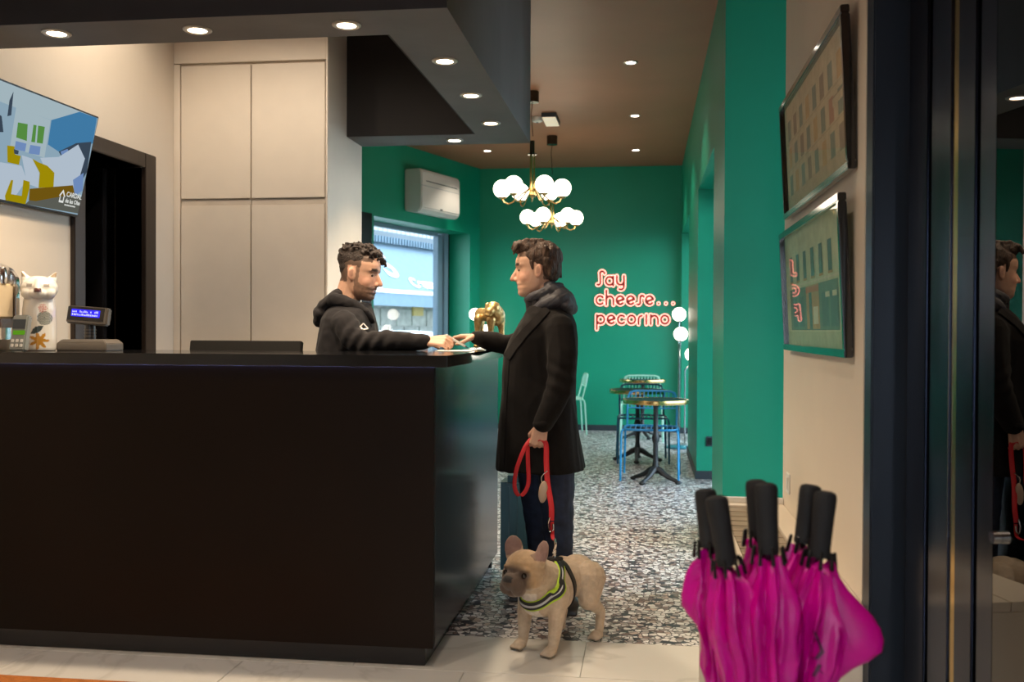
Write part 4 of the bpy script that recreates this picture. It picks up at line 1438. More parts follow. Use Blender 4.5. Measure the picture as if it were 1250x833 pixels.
for (ht, hf, zc, flares, sd_, lb) in UMB:
    bs = {1: 0.66, 3: 0.8}.get(sd_, 0.95)
    top = cam_at(ht[0], ht[1], zc)
    ft = cam_at(hf[0], hf[1], zc - 0.01)
    ax_ = (ft - top).normalized()
    Lh = (ft - top).length
    tip_t = (top.z - 0.055) / -ax_.z
    foot = top + ax_ * tip_t
    t = thing('folded_umbrella', lb, 'umbrella', foot, group='magenta folded umbrellas in the stand')
    a_, b_ = frame(ax_)
    a_ = (Vector((1, 0, 0)) - ax_ * ax_.x).normalized()
    b_ = ax_.cross(a_)
    if b_.y > 0:
        b_ = -b_
    hd = MB()
    pr = [(0.012, -0.004), (0.021, 0.0), (0.0235, 0.008), (0.0235, 0.02), (0.022, 0.06), (0.021, 0.11), (0.022, Lh * 0.92), (0.021, Lh)]
    hd.rings([[top + ax_ * z + (a_ * cos(2 * pi * j / 18) + b_ * sin(2 * pi * j / 18)) * r for j in range(18)] for r, z in pr])
    hd.build('handle', M_foam, t)
    MB().cyl(top + ax_ * Lh * 0.9, foot, 0.006, n=8).build('shaft', M_steel, t)
    rg = random.Random(sd_)
    n = 96
    ribs = 8
    z0 = Lh + 0.012
    z1 = tip_t - 0.06
    levels = 34
    ph = rg.uniform(0, 6)
    rr = []
    for i in range(levels + 1):
        f = i / levels
        z = z0 + (z1 - z0) * f
        # slim at the rib tips, fullest in the upper third, slim at the ferrule
        base = 0.028 + 0.030 * math.sin(min(1, f / 0.15) * pi / 2) - 0.068 * max(0, f - 0.15)
        ring = []
        for j in range(n):
            q = 2 * pi * j / n
            pl = (ribs * q / (2 * pi) + ph + 0.9 * f + 0.25 * noise.noise(Vector((cos(q) * 1.5, sin(q) * 1.5, z * 9 + sd_ * 3)))) % 1.0
            pl = pl / 0.8 if pl < 0.8 else (1 - pl) / 0.2
            r = base * bs * (0.70 + 0.46 * pl) + 0.013 * noise.noise(Vector((cos(q) * 2.2, sin(q) * 2.2, z * 15 + sd_ * 7)))
            hz = (top + ax_ * z).z
            for fa, fx, fz in flares:
                dq = (q - radians(fa) + pi) % (2 * pi) - pi
                r += fx * math.exp(-(dq / 0.24) ** 2) * math.exp(-((hz - fz) / 0.075) ** 2 if hz > fz else -((hz - fz) / 0.055) ** 2)
            wig = 0.010 * sin(4 * q + ph) if i == 0 else 0
            ring.append(top + ax_ * (z + wig) + (a_ * cos(q) - b_ * -sin(q) * -1) * max(r, 0.008))
        rr.append(ring)
    MB().rings(rr).build('canopy', M_mag, t, angle=1.4)
    for k in range(ribs):
        q = 2 * pi * k / ribs + ph
        d = a_ * cos(q) + b_ * sin(q)
        s_ = top + ax_ * (Lh - 0.012) + d * 0.030
        MB().cap(s_, s_ + ax_ * 0.03 + d * 0.004, 0.0035, 0.0045, 6).build('rib_tip', M_black, t)
    MB().cyl(top + ax_ * z1, foot, 0.007, 0.004, 8).build('ferrule', M_black, t)
    if sd_ == 6:
        # house logo printed on the cloth, projected on the front of the canopy
        cen = Vector(cam_at(982, 800, zc - 0.08))
        lgm = MB()
        pts = [(-10, -25), (2, -6), (9, 12), (2, 16), (-3, 22), (-8, 20)]
        can = [q_ for q_ in bpy.data.objects if q_.parent == t and q_.name.startswith('canopy')][0]
        bv = BVHTree.FromPolygons([ROOTM[t.name] @ v_.co for v_ in can.data.vertices], [tuple(p_.vertices) for p_ in can.data.polygons])

        def onc(u, v):
            d = ray(u, v).normalized()
            h = bv.ray_cast(CAM, d)
            return (h[0] - d * 0.003) if h[0] is not None else CAM + d * 2.0
        for (p0, p1) in (((994, 770), (1004, 796)), ((1004, 796), (996, 805)), ((996, 805), (988, 803)), ((995, 815), (1005, 823)), ((1001, 812), (993, 826))):
            N_ = 5
            L0 = [onc(p0[0] + (p1[0] - p0[0]) * i / N_ - 2.2, p0[1] + (p1[1] - p0[1]) * i / N_ - 1) for i in range(N_ + 1)]
            L1 = [onc(p0[0] + (p1[0] - p0[0]) * i / N_ + 2.2, p0[1] + (p1[1] - p0[1]) * i / N_ + 1) for i in range(N_ + 1)]
            lgm.rings([L0, L1], cap=False, closed=False)
        lgm.build('printed_logo', M_dkpr, t)
cst = cam_at(935, 640, 2.09)
us = thing('umbrella_stand', 'low black wire stand holding the magenta umbrellas', 'umbrella stand', (cst.x, cst.y, 0))
MB().box((cst.x - 0.26, cst.y - 0.12, 0.0), (cst.x + 0.26, cst.y + 0.12, 0.02)).build('base_tray', M_black, us, bevel=0.004)
for z in (0.30,):
    for a, b in (((-0.26, -0.12), (0.26, -0.12)), ((0.26, -0.12), (0.26, 0.12)), ((0.26, 0.12), (-0.26, 0.12)), ((-0.26, 0.12), (-0.26, -0.12))):
        MB().cyl((cst.x + a[0], cst.y + a[1], z), (cst.x + b[0], cst.y + b[1], z), 0.006, n=8).build('rail', M_black, us)
for sx in (-0.26, 0.26):
    for sy in (-0.12, 0.12):
        MB().cyl((cst.x + sx, cst.y + sy, 0.02), (cst.x + sx, cst.y + sy, 0.30), 0.006, n=8).build('post', M_black, us)

# ------------------------------------------------------------------ suitcase
M_case = mat('petrol_suitcase_shell', (0.03, 0.15, 0.19), 0.35, var=0.06)
pf = at(607, 692, y=5.02)
sx0, sy0 = -0.735, 5.03
sc_ = thing('suitcase', 'petrol blue ribbed hard shell suitcase standing between counter and man', 'suitcase', (sx0 + 0.17, sy0 + 0.12, 0))
zt_ = at(620, 582, y=5.03).z
sw_ = 0.34
outl = []
MB().box((sx0, sy0, 0.06), (sx0 + sw_, sy0 + 0.23, zt_)).build('shell', M_case, sc_, bevel=0.035)
for k in range(7):
    x = sx0 + 0.045 + k * 0.042
    MB().box((x - 0.010, sy0 - 0.007, 0.10), (x + 0.010, sy0 + 0.01, zt_ - 0.045)).build('rib', M_case, sc_, bevel=0.006)
for a in (0.04, 0.30):
    for b in (0.04, 0.19):
        MB().cyl((sx0 + a - 0.012, sy0 + b, 0.028), (sx0 + a + 0.012, sy0 + b, 0.028), 0.028, n=16).box((sx0 + a - 0.015, sy0 + b - 0.012, 0.03), (sx0 + a + 0.015, sy0 + b + 0.012, 0.065)).build('wheel', M_black, sc_)
MB().tube([(sx0 + 0.10, sy0 + 0.12, zt_ - 0.003), (sx0 + 0.11, sy0 + 0.12, zt_ + 0.02), (sx0 + 0.23, sy0 + 0.12, zt_ + 0.02), (sx0 + 0.24, sy0 + 0.12, zt_ - 0.003)], 0.009, 8).build('handle', M_black, sc_)
MB().box((sx0 - 0.006, sy0 + 0.08, 0.40), (sx0 + 0.004, sy0 + 0.15, 0.43)).build('latch', M_black, sc_, bevel=0.002)

# ------------------------------------------------------------------ street outside the window
OD = 4.2      # distance of the opposite shop beyond the window wall


def op(u, v, d=OD):
    return wall_pt(u, v, d)


def obox(mb, u0, v0, u1, v1, d0, d1):
    a, b = op(u0, v0, d0), op(u1, v1, d0)
    return wbox(mb, min(s_of(a), s_of(b)), max(s_of(a), s_of(b)), min(a.z, b.z), max(a.z, b.z), d0, d1)


sA, sB = s_of(op(600, 330)), s_of(op(330, 330))
M_shut = mat('pale_corrugated_metal', (0.40, 0.43, 0.45), 0.5, var=0.06)
M_awn = mat('slate_blue_awning', (0.13, 0.185, 0.24), 0.7, var=0.06)
fa = thing('street_facade', 'pale shop building across the street with stone base', 'building', wl((sA + sB) / 2, 0, OD))
za = op(500, 290).z
zb2 = op(500, 372).z
wbox(MB(), sA - 4, sB + 4, za, za + 5, OD, OD + 0.2).build('upper_wall', M_shut, fa, smooth=False)
wbox(MB(), sA - 4, sB + 4, -0.1, za, OD + 0.05, OD + 0.2).build('lower_wall', mat('stone_wall', (0.36, 0.34, 0.30), 0.8, var=0.3, scale=5, bump=0.3, bscale=12), fa, smooth=False)
s = sA - 1.0
while s < sB + 1.0:
    wbox(MB(), s, s + 0.05, za + 0.02, za + 2.6, OD - 0.015, OD).build('corrugation', M_shut, fa, smooth=False)
    s += 0.16
s = sA - 0.5
k = 0
while s < sB + 0.5:
    for r_ in range(3):
        off = 0.28 * (r_ % 2)
        wbox(MB(), s + off, s + off + 0.53, zb2 - 0.42 - r_ * 0.34, zb2 - 0.10 - r_ * 0.34, OD + 0.02, OD + 0.06).build('stone_block', mat('stone_block_%d' % (k % 3), [(0.44, 0.42, 0.36), (0.36, 0.35, 0.31), (0.50, 0.46, 0.38)][k % 3], 0.8, var=0.2, bump=0.3, bscale=20), fa, bevel=0.008)
        k += 1
    s += 0.56
obox(MB(), 505, 368, 517, 386, OD - 0.02, OD + 0.02).build('yellow_notice', mat('yellow_notice', (0.62, 0.42, 0.10), 0.6), fa, smooth=False)
aw = thing('street_awning', 'slate blue shop awning with white lettering across the street', 'awning', wl((sA + sB) / 2, za - 0.1, OD))
zf = op(500, 357, OD - 0.9).z
zr = op(500, 301).z
q = MB()
q.rings([[wl(s, zr, OD), wl(s, zf, OD - 0.9), wl(s, zf - 0.01, OD - 0.9), wl(s, zr - 0.03, OD)] for s in (sA - 2, sB + 2)])
q.build('canvas', M_awn, aw, smooth=False)
wbox(MB(), sA - 2, sB + 2, zf - 0.035, zf + 0.03, OD - 0.93, OD - 0.90).build('white_edge', M_white, aw, smooth=False)
wbox(MB(), sA - 2, sB + 2, zf - 0.26, zf - 0.035, OD - 0.915, OD - 0.905).build('valance', M_awn, aw, smooth=False)
wbox(MB(), sA - 2, sB + 2, zr + 0.04, za + 0.02, OD - 0.12, OD - 0.02).build('cassette', mat('dark_grey_cassette', (0.10, 0.12, 0.14), 0.6), aw, smooth=False)
s = sA - 1.5
while s < sB + 1.5:
    wbox(MB(), s, s + 0.04, zr - 0.02, zr + 0.10, OD - 0.16, OD - 0.11).build('pleat', M_awn, aw, smooth=False)
    s += 0.10
# lettering on the canvas
M_lett = mat('white_awning_paint', (0.85, 0.86, 0.86), 0.6)
eX = -WD
eU = (wl(0, zr, OD) - wl(0, zf, OD - 0.9)).normalized()
eN = eX.cross(eU)
if eN.dot(WN) > 0:
    eN = -eN


def on_canvas(u, v):
    nn = eN
    return on_plane(u, v, wl(0, zf, OD - 0.9), nn) + nn * 0.012


for tx_, u, v, sz in (('Cesare', 505, 351, 0.34), ('S', 474, 338, 0.95), ('Panini', 395, 352, 0.75)):
    o = on_canvas(u, v)
    Mx = Matrix(((eX.x, eU.x, eN.x, o.x), (eX.y, eU.y, eN.y, o.y), (eX.z, eU.z, eN.z, o.z), (0, 0, 0, 1)))
    text_mesh('lettering', tx_, sz, M_lett, aw, Mx, 0.004, offset=0.012)
# added white car stands in for the bright patch low in the window
car = thing('standin_car', 'added white car shape standing in for a bright patch low in the window', 'car', wl(s_of(op(490, 400, 2.6)), -0.1, 2.6))
M_carw = mat('white_car_paint', (0.82, 0.84, 0.88), 0.25, coat=0.6)
sc0 = s_of(op(490, 400, 2.6))
prof = [(-2.0, 0.25), (-2.05, 0.6), (-1.9, 0.85), (-1.0, 1.0), (-0.35, 1.36), (0.9, 1.40), (1.6, 1.02), (2.0, 0.9), (2.05, 0.5), (2.0, 0.25)]
MB().rings([[wl(sc0 + a * 0.95, z - 0.1 + 0.02, 2.6 + dd) for a, z in prof] for dd in (-0.8, 0.8)]).build('body_shell', M_carw, car, bevel=0.06)
for a in (-1.25, 1.3):
    for dd in (-0.74, 0.74):
        c0 = wl(sc0 + a, 0.22, 2.6 + dd)
        MB().cyl(c0 - WN * 0.09, c0 + WN * 0.09, 0.32, n=24).build('wheel', M_black, car)
for dd in (-0.805, 0.80):
    MB().prism([wl(sc0 + a * 0.95, z - 0.08, 2.6 + dd) for a, z in ((-0.85, 1.02), (-0.33, 1.28), (0.85, 1.31), (1.35, 1.02))], WN * 0.006).build('side_window', M_black, car, smooth=False)

# ------------------------------------------------------------------ people
M_skin = mat('skin', (0.6, 0.38, 0.27), 0.5, var=0.05, scale=30, attr='Col')
SKIN = (0.58, 0.34, 0.235)
M_eye = mat('dark_iris', (0.03, 0.02, 0.015), 0.15)
M_sclera = mat('eye_white', (0.34, 0.30, 0.27), 0.3)
M_hair = mat('dark_brown_hair', (0.050, 0.025, 0.014), 0.62, var=0.6, scale=70, bump=0.9, bscale=140, stretch=(1, 1, 0.35))
M_hair2 = mat('black_brown_hair', (0.024, 0.014, 0.010), 0.62, var=0.6, scale=70, bump=0.8, bscale=160)
M_coat = mat('black_wool_coat', (0.0065, 0.0050, 0.0045), 0.9, var=0.2, scale=40, bump=0.15, bscale=400, sheen=0.03, spec=0.2)
M_hoodie = mat('charcoal_hoodie', (0.017, 0.0155, 0.017), 0.9, var=0.15, scale=30, bump=0.12, bscale=300, sheen=0.05, spec=0.2)
M_puffer = mat('slate_puffer', (0.035, 0.034, 0.042), 0.6, var=0.1, bump=0.1, bscale=90)
M_jeans = mat('dark_denim', (0.012, 0.022, 0.052), 0.8, var=0.3, scale=25, bump=0.1, bscale=500)
M_shoe = mat('black_leather', (0.02, 0.018, 0.017), 0.4)

HEADP = [(-.118, .070, .028, .022), (-.112, .083, .008, .034), (-.100, .090, -.012, .045), (-.086, .0875, -.032, .054), (-.076, .0925, -.046, .058), (-.067, .0890, -.055, .060), (-.058, .0945, -.062, .062),
         (-.045, .0905, -.072, .065), (-.020, .0925, -.082, .069), (.0, .0890, -.088, .071), (.012, .0885, -.091, .072), (.026, .0965, -.094, .073), (.050, .0955, -.096, .075), (.080, .082, -.091, .071), (.100, .060, -.076, .059), (.113, .032, -.052, .040), (.120, -.008, -.022, .010)]


def add_head(mb, M, nose=1.0):
    rr = []
    n = 32
    for z, xf, xb, w in HEADP:
        cx = (xf + xb) / 2 - 0.01
        ring = []
        for j in range(n):
            q = 2 * pi * j / n
            c_, s_ = cos(q), sin(q)
            a = (xf - cx) if c_ > 0 else (cx - xb)
            ex = 0.80 if c_ > 0 else 1.0
            ring.append(M @ Vector((cx + a * math.copysign(abs(c_) ** ex, c_), w * math.copysign(abs(s_) ** 0.85, s_), z)))
        rr.append(ring)
    mb.rings(rr)
    P = lambda x, y, z: M @ Vector((x, y, z))
    k = M.to_scale()[0]
    mb.cap(P(.083, 0, .016), P(.098 + 0.012 * nose, 0, -.030), .0085 * k, .0115 * k)
    mb.cap(P(.085, 0, -.03), P(.103 + 0.012 * nose, 0, -.036), .012 * k, .0095 * k)
    for s in (-1, 1):
        mb.ell(P(.096, s * .012, -.039), .0095 * k)
        mb.cap(P(.088, s * .014, .024), P(.070, s * .050, .026), .010 * k, .008 * k)
        mb.ell(P(.048, s * .034, -.030), (.034 * k, .029 * k, .040 * k))
        Me = M.to_3x3().normalized() @ Matrix.Rotation(s * radians(-18), 3, 'Z')
        mb.ell(P(-.010, s * .075, -.004), (.018 * k, .007 * k, .029 * k), Me)
        mb.ell(P(-.006, s * .072, -.024), (.010 * k, .007 * k, .012 * k), Me)


def head_paint(M, beard, hairc=(0.045, 0.022, 0.012)):
    inv = M.inverted()

    def f(co, n):
        l = inv @ co
        c = Vector(SKIN)
        v = noise.noise(co * 30) * 0.04
        c = c * (1 + v)
        if -0.13 < l.z < 0.13 and l.x > -0.12 and abs(l.y) < 0.1:
            if l.x > .03 and -.05 < l.z < -.005:
                c = c.lerp(Vector((0.60, 0.28, 0.20)), 0.4)
            if l.x > .080 and -.081 < l.z < -.055 and abs(l.y) < .024:
                c = Vector((0.40, 0.15, 0.12))
            if l.x > .060 and .022 < l.z < .034 and .012 < abs(l.y) < .052:
                c = Vector((0.05, 0.028, 0.018))
            if l.x > .060 and -.004 < l.z < .010 and .020 < abs(l.y) < .046:
                c = c * 0.72
            if abs(l.y) > .070 and l.x < .0 and l.z < .03:
                c = c.lerp(Vector((0.60, 0.29, 0.21)), 0.5)
                if hypot((l.x + .006) / .010, (l.z + .002) / .017) < 1:
                    c = c * 0.62  # shade of the ear hollow painted into the skin colour
            ear = abs(l.y) > .069 and -.034 < l.x < .016 and -.042 < l.z < .034
            if not ear and ((l.z > .028 and l.x < .030) or (l.z > -.045 and l.x < -.030) or (l.z > .060 and l.x < .075)):
                c = c.lerp(Vector(hairc), .85)
            if beard:
                jaw = l.z < -.030 - 0.55 * max(0, .030 - l.x) * 0 and l.x > -.005
                edge = -.050 + .010 * noise.noise(co * 60)
                inb = (l.z < edge + max(0, .045 - l.x) * .75 and l.x > .006) or (l.z < .035 and .010 < l.x < .026)
                lip = l.x > .080 and -.076 < l.z < -.060 and abs(l.y) < .022
                if inb and not lip and l.z > -.13:
                    c = c.lerp(Vector((0.06, 0.034, 0.023)), 0.70 + .15 * noise.noise(co * 90))
        return tuple(c)
    return f


def add_hand(mb, w, d, s, n, curls, thumb=0.5, k=1.0, spread=0.02):
    """w wrist, d along the hand, s towards the thumb, n out of the palm"""
    w, d, s, n = Vector(w), Vector(d).normalized(), Vector(s), Vector(n)
    s = (s - d * s.dot(d)).normalized()
    n = (n - d * n.dot(d) - s * n.dot(s)).normalized()
    offs = (0.030, 0.010, -0.011, -0.030)
    lens = (0.072, 0.080, 0.074, 0.058)
    rad = (0.0092, 0.0095, 0.009, 0.008)
    for i in range(4):
        kn = w + (d * (0.088 - 0.004 * abs(i - 1)) + s * offs[i]) * k
        mb.cap(w + s * offs[i] * 0.6 * k, kn, 0.0135 * k, 0.0115 * k, 10)
        p = kn
        ang = 0.0
        for seg, (fr, cu) in enumerate(zip((0.46, 0.30, 0.24), curls[i])):
            ang += radians(cu)
            dd = d * cos(ang) + n * sin(ang) + s * (spread * (1.5 - i)) * (1 if seg == 0 else 0.4)
            q = p + dd.normalized() * lens[i] * fr * k
            mb.cap(p, q, rad[i] * k * (1 - 0.08 * seg), rad[i] * k * (0.94 - 0.09 * seg), 10)
            p = q
    b = w + (d * 0.022 + s * 0.026 + n * 0.006) * k
    m = b + (d * 0.030 + s * (0.030 - 0.018 * thumb) + n * (0.010 + 0.016 * thumb)) * k
    e = m + (d * 0.030 + s * (0.012 - 0.026 * thumb) + n * (0.004 + 0.018 * thumb)) * k
    t = e + (d * 0.022 - s * 0.010 * thumb + n * 0.006 * thumb) * k
    mb.chain([b, m, e, t], [0.0145 * k, 0.0115 * k, 0.0105 * k, 0.0088 * k], 10)


def ringset(rows, Y, ex=0.8, n=40):
    """rows: v pixel, front u, back u, half depth; rings of a garment around plane Y"""
    rr = []
    for v, uf, ub, ry in rows:
        a, b = at(uf, v, y=Y), at(ub, v, y=Y)
        cx, rx, z = (a.x + b.x) / 2, abs(a.x - b.x) / 2, (a.z + b.z) / 2
        ring = []
        for j in range(n):
            q = 2 * pi * j / n
            c_, s_ = cos(q), sin(q)
            ring.append(Vector((cx + rx * math.copysign(abs(c_) ** ex, c_), Y + ry * math.copysign(abs(s_) ** ex, s_), z)))
        rr.append(ring)
    return rr


def folds(amp, sc, seed=0.0, sx=1.0, sz=1.0):
    def f(co):
        p = Vector((co.x * sc * sx, co.y * sc * sx, co.z * sc * sz + seed))
        a = noise.noise(p)
        b = 1 - abs(noise.noise(p * 1.9 + Vector((3.1, 1.7, 5.2)))) * 2
        return amp * (0.55 * a + 0.45 * b - 0.2)
    return f


# ============================================================ the visitor with the dog
YP = 4.75
J = lambda u, v, d=0.0: at(u, v, y=YP + d)
pb = J(672, 741)
man = thing('person', 'dark haired man in a long black coat and jeans holding a red leash', 'person', (pb.x, YP, 0))
HS = 1.06
hp = J(655.5, 330.5)
MH = Matrix.Translation(hp) @ Matrix.Rotation(radians(180 + 4), 4, 'Z') @ Matrix.Rotation(radians(2), 4, 'Y') @ Matrix.Scale(HS, 4)
mb = MB()
add_head(mb, MH, 1.0)
HL = lambda x, y, z: MH @ Vector((x, y, z))
mb.chain([HL(-.025, 0, -.05), HL(-.03, 0, -.10), J(669, 385), J(668, 420)], [.058, .058, .065, .11])
mb.chain([J(668, 420), J(666, 480), J(666, 545)], [.14, .13, .14])
for s in (-1, 1):
    mb.cap(J(668, 405), J(672, 405, s * .15), .075, .06)
mb.chain([J(680, 405, -.15), J(686, 468, -.225), J(663, 516, -.235)], [.045, .038, .028])
mb.chain([J(655, 405, .15), J(632, 424, .20), J(588, 414, .10)], [.045, .036, .028])
for s, hips, kn, an in ((-1, (678, 560), (681, 645), (684, 728)), (1, (654, 560), (660, 645), (668, 728))):
    mb.chain([J(*hips, s * .085), J(*kn, s * .095), J(*an, s * .10)], [.08, .055, .042])
    f0 = J(*an, s * .10)
    mb.cap(Vector((f0.x, f0.y, .05)), Vector((f0.x - .13, f0.y, .035)), .036, .03)
# left hand (near): curled round the leash
LW = J(661, 521, -.235)
add_hand(mb, LW, (-0.22, 0.05, -1.0), (-1, -0.1, 0.2), (0.1, 1, 0.0), [(55, 75, 50)] * 4, 0.7, 0.98)
# right hand (far): fingertips on the paper on the counter
RW = J(583, 411, .10)
add_hand(mb, RW, (-1.0, 0.0, -0.02), (0.0, -1, 0.1), (0, 0.05, -1), [(10, 42, 38), (14, 38, 30), (18, 36, 30), (22, 36, 30)], 0.55, 0.95, 0.05)
mb.remeshed('body', M_skin, man, 0.0045, 2, paint=head_paint(MH, False))
for s in (-1, 1):
    e = MB().ell(HL(.0705, s * .033, .003), .0115, n=12, k=8).build('eye', M_sclera, man)
    MB().ell(HL(.0775, s * .036, .002), .0068, n=10, k=6).build('iris', M_eye, e)
# hair: swept volume with waves at the front
rg = random.Random(11)
hr = MB()
hr.ell(HL(-.022, 0, .058), (.100 * HS, .083 * HS, .080 * HS), MH.to_3x3().normalized())
hr.ell(HL(-.050, 0, .015), (.062 * HS, .078 * HS, .080 * HS), MH.to_3x3().normalized())
hr.ell(HL(.03, 0, .100), (.070 * HS, .066 * HS, .038 * HS), MH.to_3x3().normalized())
for s in (-1, 1):
    hr.ell(HL(.004, s * .052, .062), (.052, .032, .040))
    hr.cap(HL(.020, s * .069, .035), HL(.016, s * .0705, .004), .010, .005)
    hr.cap(HL(-.045, s * .058, .03), HL(-.052, s * .056, -.03), .020, .012)
for k in range(46):
    y = rg.uniform(-.055, .055)
    x = rg.uniform(.0, .085)
    z = .105 + .020 * cos(x * 16) - .25 * y * y * 10 + rg.uniform(-.006, .012)
    hr.chain([HL(x - .03, y * .9, z + .004), HL(x + .010, y, z + rg.uniform(-.004, .012)), HL(x + .026, y * 1.05, z - .016 + rg.uniform(-.008, .006))], [.012, .011, .005], 8)
for k in range(40):
    q = rg.uniform(-1.5, 1.5)
    z = rg.uniform(0.0, .10)
    r0 = 0.080
    hr.chain([HL(-.035 - r0 * cos(q) * .85, r0 * sin(q) * .98, z), HL(-.033 - r0 * cos(q + .05) * .92, r0 * sin(q + .05), z - .035)], [.012, .006], 8)
hr.remeshed('hair', M_hair, man, 0.004, 1, fold=lambda co: 0.003 * noise.noise(Vector((co.x * 60, co.y * 60, co.z * 25))))
# coat
mb = MB()
mb.rings(ringset([(374, 646, 690, .10), (384, 641, 698, .17), (396, 634, 703, .205), (412, 625, 705, .215), (432, 617, 705.5, .21), (460, 614.5, 703, .20), (490, 612.5, 702.5, .20), (520, 610.5, 705.5, .205), (550, 608.5, 710, .215), (572, 607, 714, .22)], YP))
mb.chain([J(682, 402, -.165), J(686, 436, -.205), J(685, 468, -.225), J(674, 495, -.232), J(663.5, 516, -.235)], [.074, .070, .062, .055, .046], 16)
mb.chain([J(655, 404, .165), J(640, 418, .20), J(622, 422, .18), J(600, 417, .13), J(583, 413, .10)], [.075, .066, .055, .047, .041], 16)


def coat_fold(co):
    v = folds(.010, 5.0, 1.0, 1.6, 0.55)(co)
    e_ = J(686, 462, -.225)
    d = (co - e_)
    if d.length < .16 and co.y < YP - .12:
        v += .006 * sin((d.z * 1.0 + d.x * 0.5) * 95) * math.exp(-(d.length / .09) ** 2)
    return v


coat = mb.remeshed('coat', M_coat, man, 0.007, 3, fold=coat_fold)
bvc = BVHTree.FromPolygons([ROOTM[man.name] @ v.co for v in coat.data.vertices], [tuple(p.vertices) for p in coat.data.polygons])


def decal(pts, width, bvh, off=0.003):
    """flat strip laid on a surface through camera side points (pixels)"""
    A, B = [], []
    for i, (u, v) in enumerate(pts):
        du = pts[min(i + 1, len(pts) - 1)][0] - pts[max(i - 1, 0)][0]
        dv = pts[min(i + 1, len(pts) - 1)][1] - pts[max(i - 1, 0)][1]
        L = hypot(du, dv) or 1
        nx, ny = -dv / L * width / 2, du / L * width / 2
        for lst, sg in ((A, 1), (B, -1)):
            d = ray(u + nx * sg, v + ny * sg).normalized()
            h = bvh.ray_cast(CAM, d)
            lst.append((h[0] + h[1] * off) if h[0] is not None else None)
    ok = [i for i in range(len(A)) if A[i] is not None and B[i] is not None]
    return MB().rings([[A[i] for i in ok], [B[i] for i in ok]], cap=False, closed=False)


def densify(pts, k=6):
    o = []
    for a, b in zip(pts[:-1], pts[1:]):
        o += [(a[0] + (b[0] - a[0]) * i / k, a[1] + (b[1] - a[1]) * i / k) for i in range(k)]
    return o + [pts[-1]]


decal(densify([(668, 378), (655, 392), (640, 408), (628, 424), (619.5, 437)]), 9, bvc, .007).build('lapel', M_coat, man)
decal(densify([(622, 440), (619, 490), (617, 540), (616, 570)]), 1.0, bvc, .002).build('front_seam', M_black, man)
# cuff edge and back collar
MB().lathe([(.046, -.012), (.049, -.008), (.049, .008), (.046, .012)], J(663.5, 516.5, -.235), 20, Matrix.Rotation(radians(-12), 3, 'Y'), False).build('cuff', M_coat, man)
# quilted hood and collar
mb = MB()
for k in range(20):
    q = 2 * pi * k / 20
    a = HL(-.030, 0, -.105) + Vector((0.075 * cos(q), 0.080 * sin(q), 0.030 * cos(q)))
    b = HL(-.030, 0, -.105) + Vector((0.075 * cos(q + .35), 0.080 * sin(q + .35), 0.030 * cos(q + .35)))
    mb.cap(a, b, .024, .024, 8)
Mr = Matrix.Rotation(radians(-32), 3, 'Y')
for (u, v, d, r) in ((676, 354, 0, (.060, .105, .036)), (687, 363, 0, (.070, .125, .044)), (693, 374, 0, (.052, .130, .040)), (678, 372, 0, (.075, .120, .040))):
    mb.ell(J(u, v, d), r, Matrix.Rotation(radians(35), 3, 'Y'))
for s in (-1, 1):
    mb.chain([J(680, 366, s * .105), J(664, 372, s * .095), J(650, 381, s * .06)], [.036, .030, .022])


def quilt(co):
    return -.004 * (1 - min(1, abs(sin((co.z * 0.8 - co.x * 0.6) * 90)) * 3)) + folds(.006, 14)(co)


mb.remeshed('hood', M_puffer, man, 0.006, 2, fold=quilt)
MB().cap(J(646, 366, -.035), J(650, 388, -.035), .020, .028).cap(J(646, 366, .035), J(650, 388, .035), .020, .028).cap(J(655, 366, -.06), J(657, 384, -.06), .022, .03).remeshed('inner_collar', M_hoodie, man, 0.006, 2)
# jeans
mb = MB()
mb.ell(J(666, 550), (.13, .17, .10))
for s, hips, kn, cf, an in ((-1, (678, 565), (681, 640), (682, 690), (683, 730)), (1, (653, 565), (659, 640), (664, 690), (668, 730))):
    mb.chain([J(*hips, s * .085), J(*kn, s * .095), J(*cf, s * .10), J(*an, s * .10)], [.092, .074, .066, .055], 16)
mb.remeshed('jeans', M_jeans, man, 0.007, 2, fold=folds(.007, 9, 3, 1, 1.6))
for s, an in ((-1, (683, 735)), (1, (668, 735))):
    f0 = J(*an, s * .10)
    m2 = MB()
    m2.chain([Vector((f0.x + .05, f0.y, .045)), Vector((f0.x - .05, f0.y, .045)), Vector((f0.x - .16, f0.y, .034))], [.044, .045, .034], 14)
    m2.box((f0.x - .185, f0.y - .038, 0.0), (f0.x + .085, f0.y + .038, .018))
    m2.remeshed('shoe', M_shoe, man, 0.006, 2)

# ============================================================ the receptionist
YQ = 4.80
K = lambda u, v, d=0.0: at(u, v, y=YQ + d)
fb = K(425, 741)
rec = thing('person', 'bearded man in a charcoal hoodie smiling behind the counter', 'person', (fb.x, YQ, 0))
hp = K(438.5, 334.5)
MG = Matrix.Translation(hp) @ Matrix.Rotation(radians(-5), 4, 'Z') @ Matrix.Rotation(radians(9), 4, 'Y') @ Matrix.Scale(HS, 4)
mb = MB()
add_head(mb, MG, 1.0)
GLc = lambda x, y, z: MG @ Vector((x, y, z))
mb.chain([GLc(-.03, 0, -.04), GLc(-.04, 0, -.10), K(425, 378), K(424, 415)], [.060, .060, .065, .11])
mb.chain([K(424, 415), K(425, 480), K(425, 560)], [.13, .125, .13])
for s in (-1, 1):
    mb.cap(K(424, 400), K(424, 400, s * .15), .07, .055)
    mb.chain([K(425, 560, s * .085), K(425, 645, s * .09), K(424, 728, s * .09)], [.08, .055, .042])
mb.chain([K(423, 398, -.16), K(441, 420, -.20), K(521, 418.5, -.17)], [.042, .036, .027])
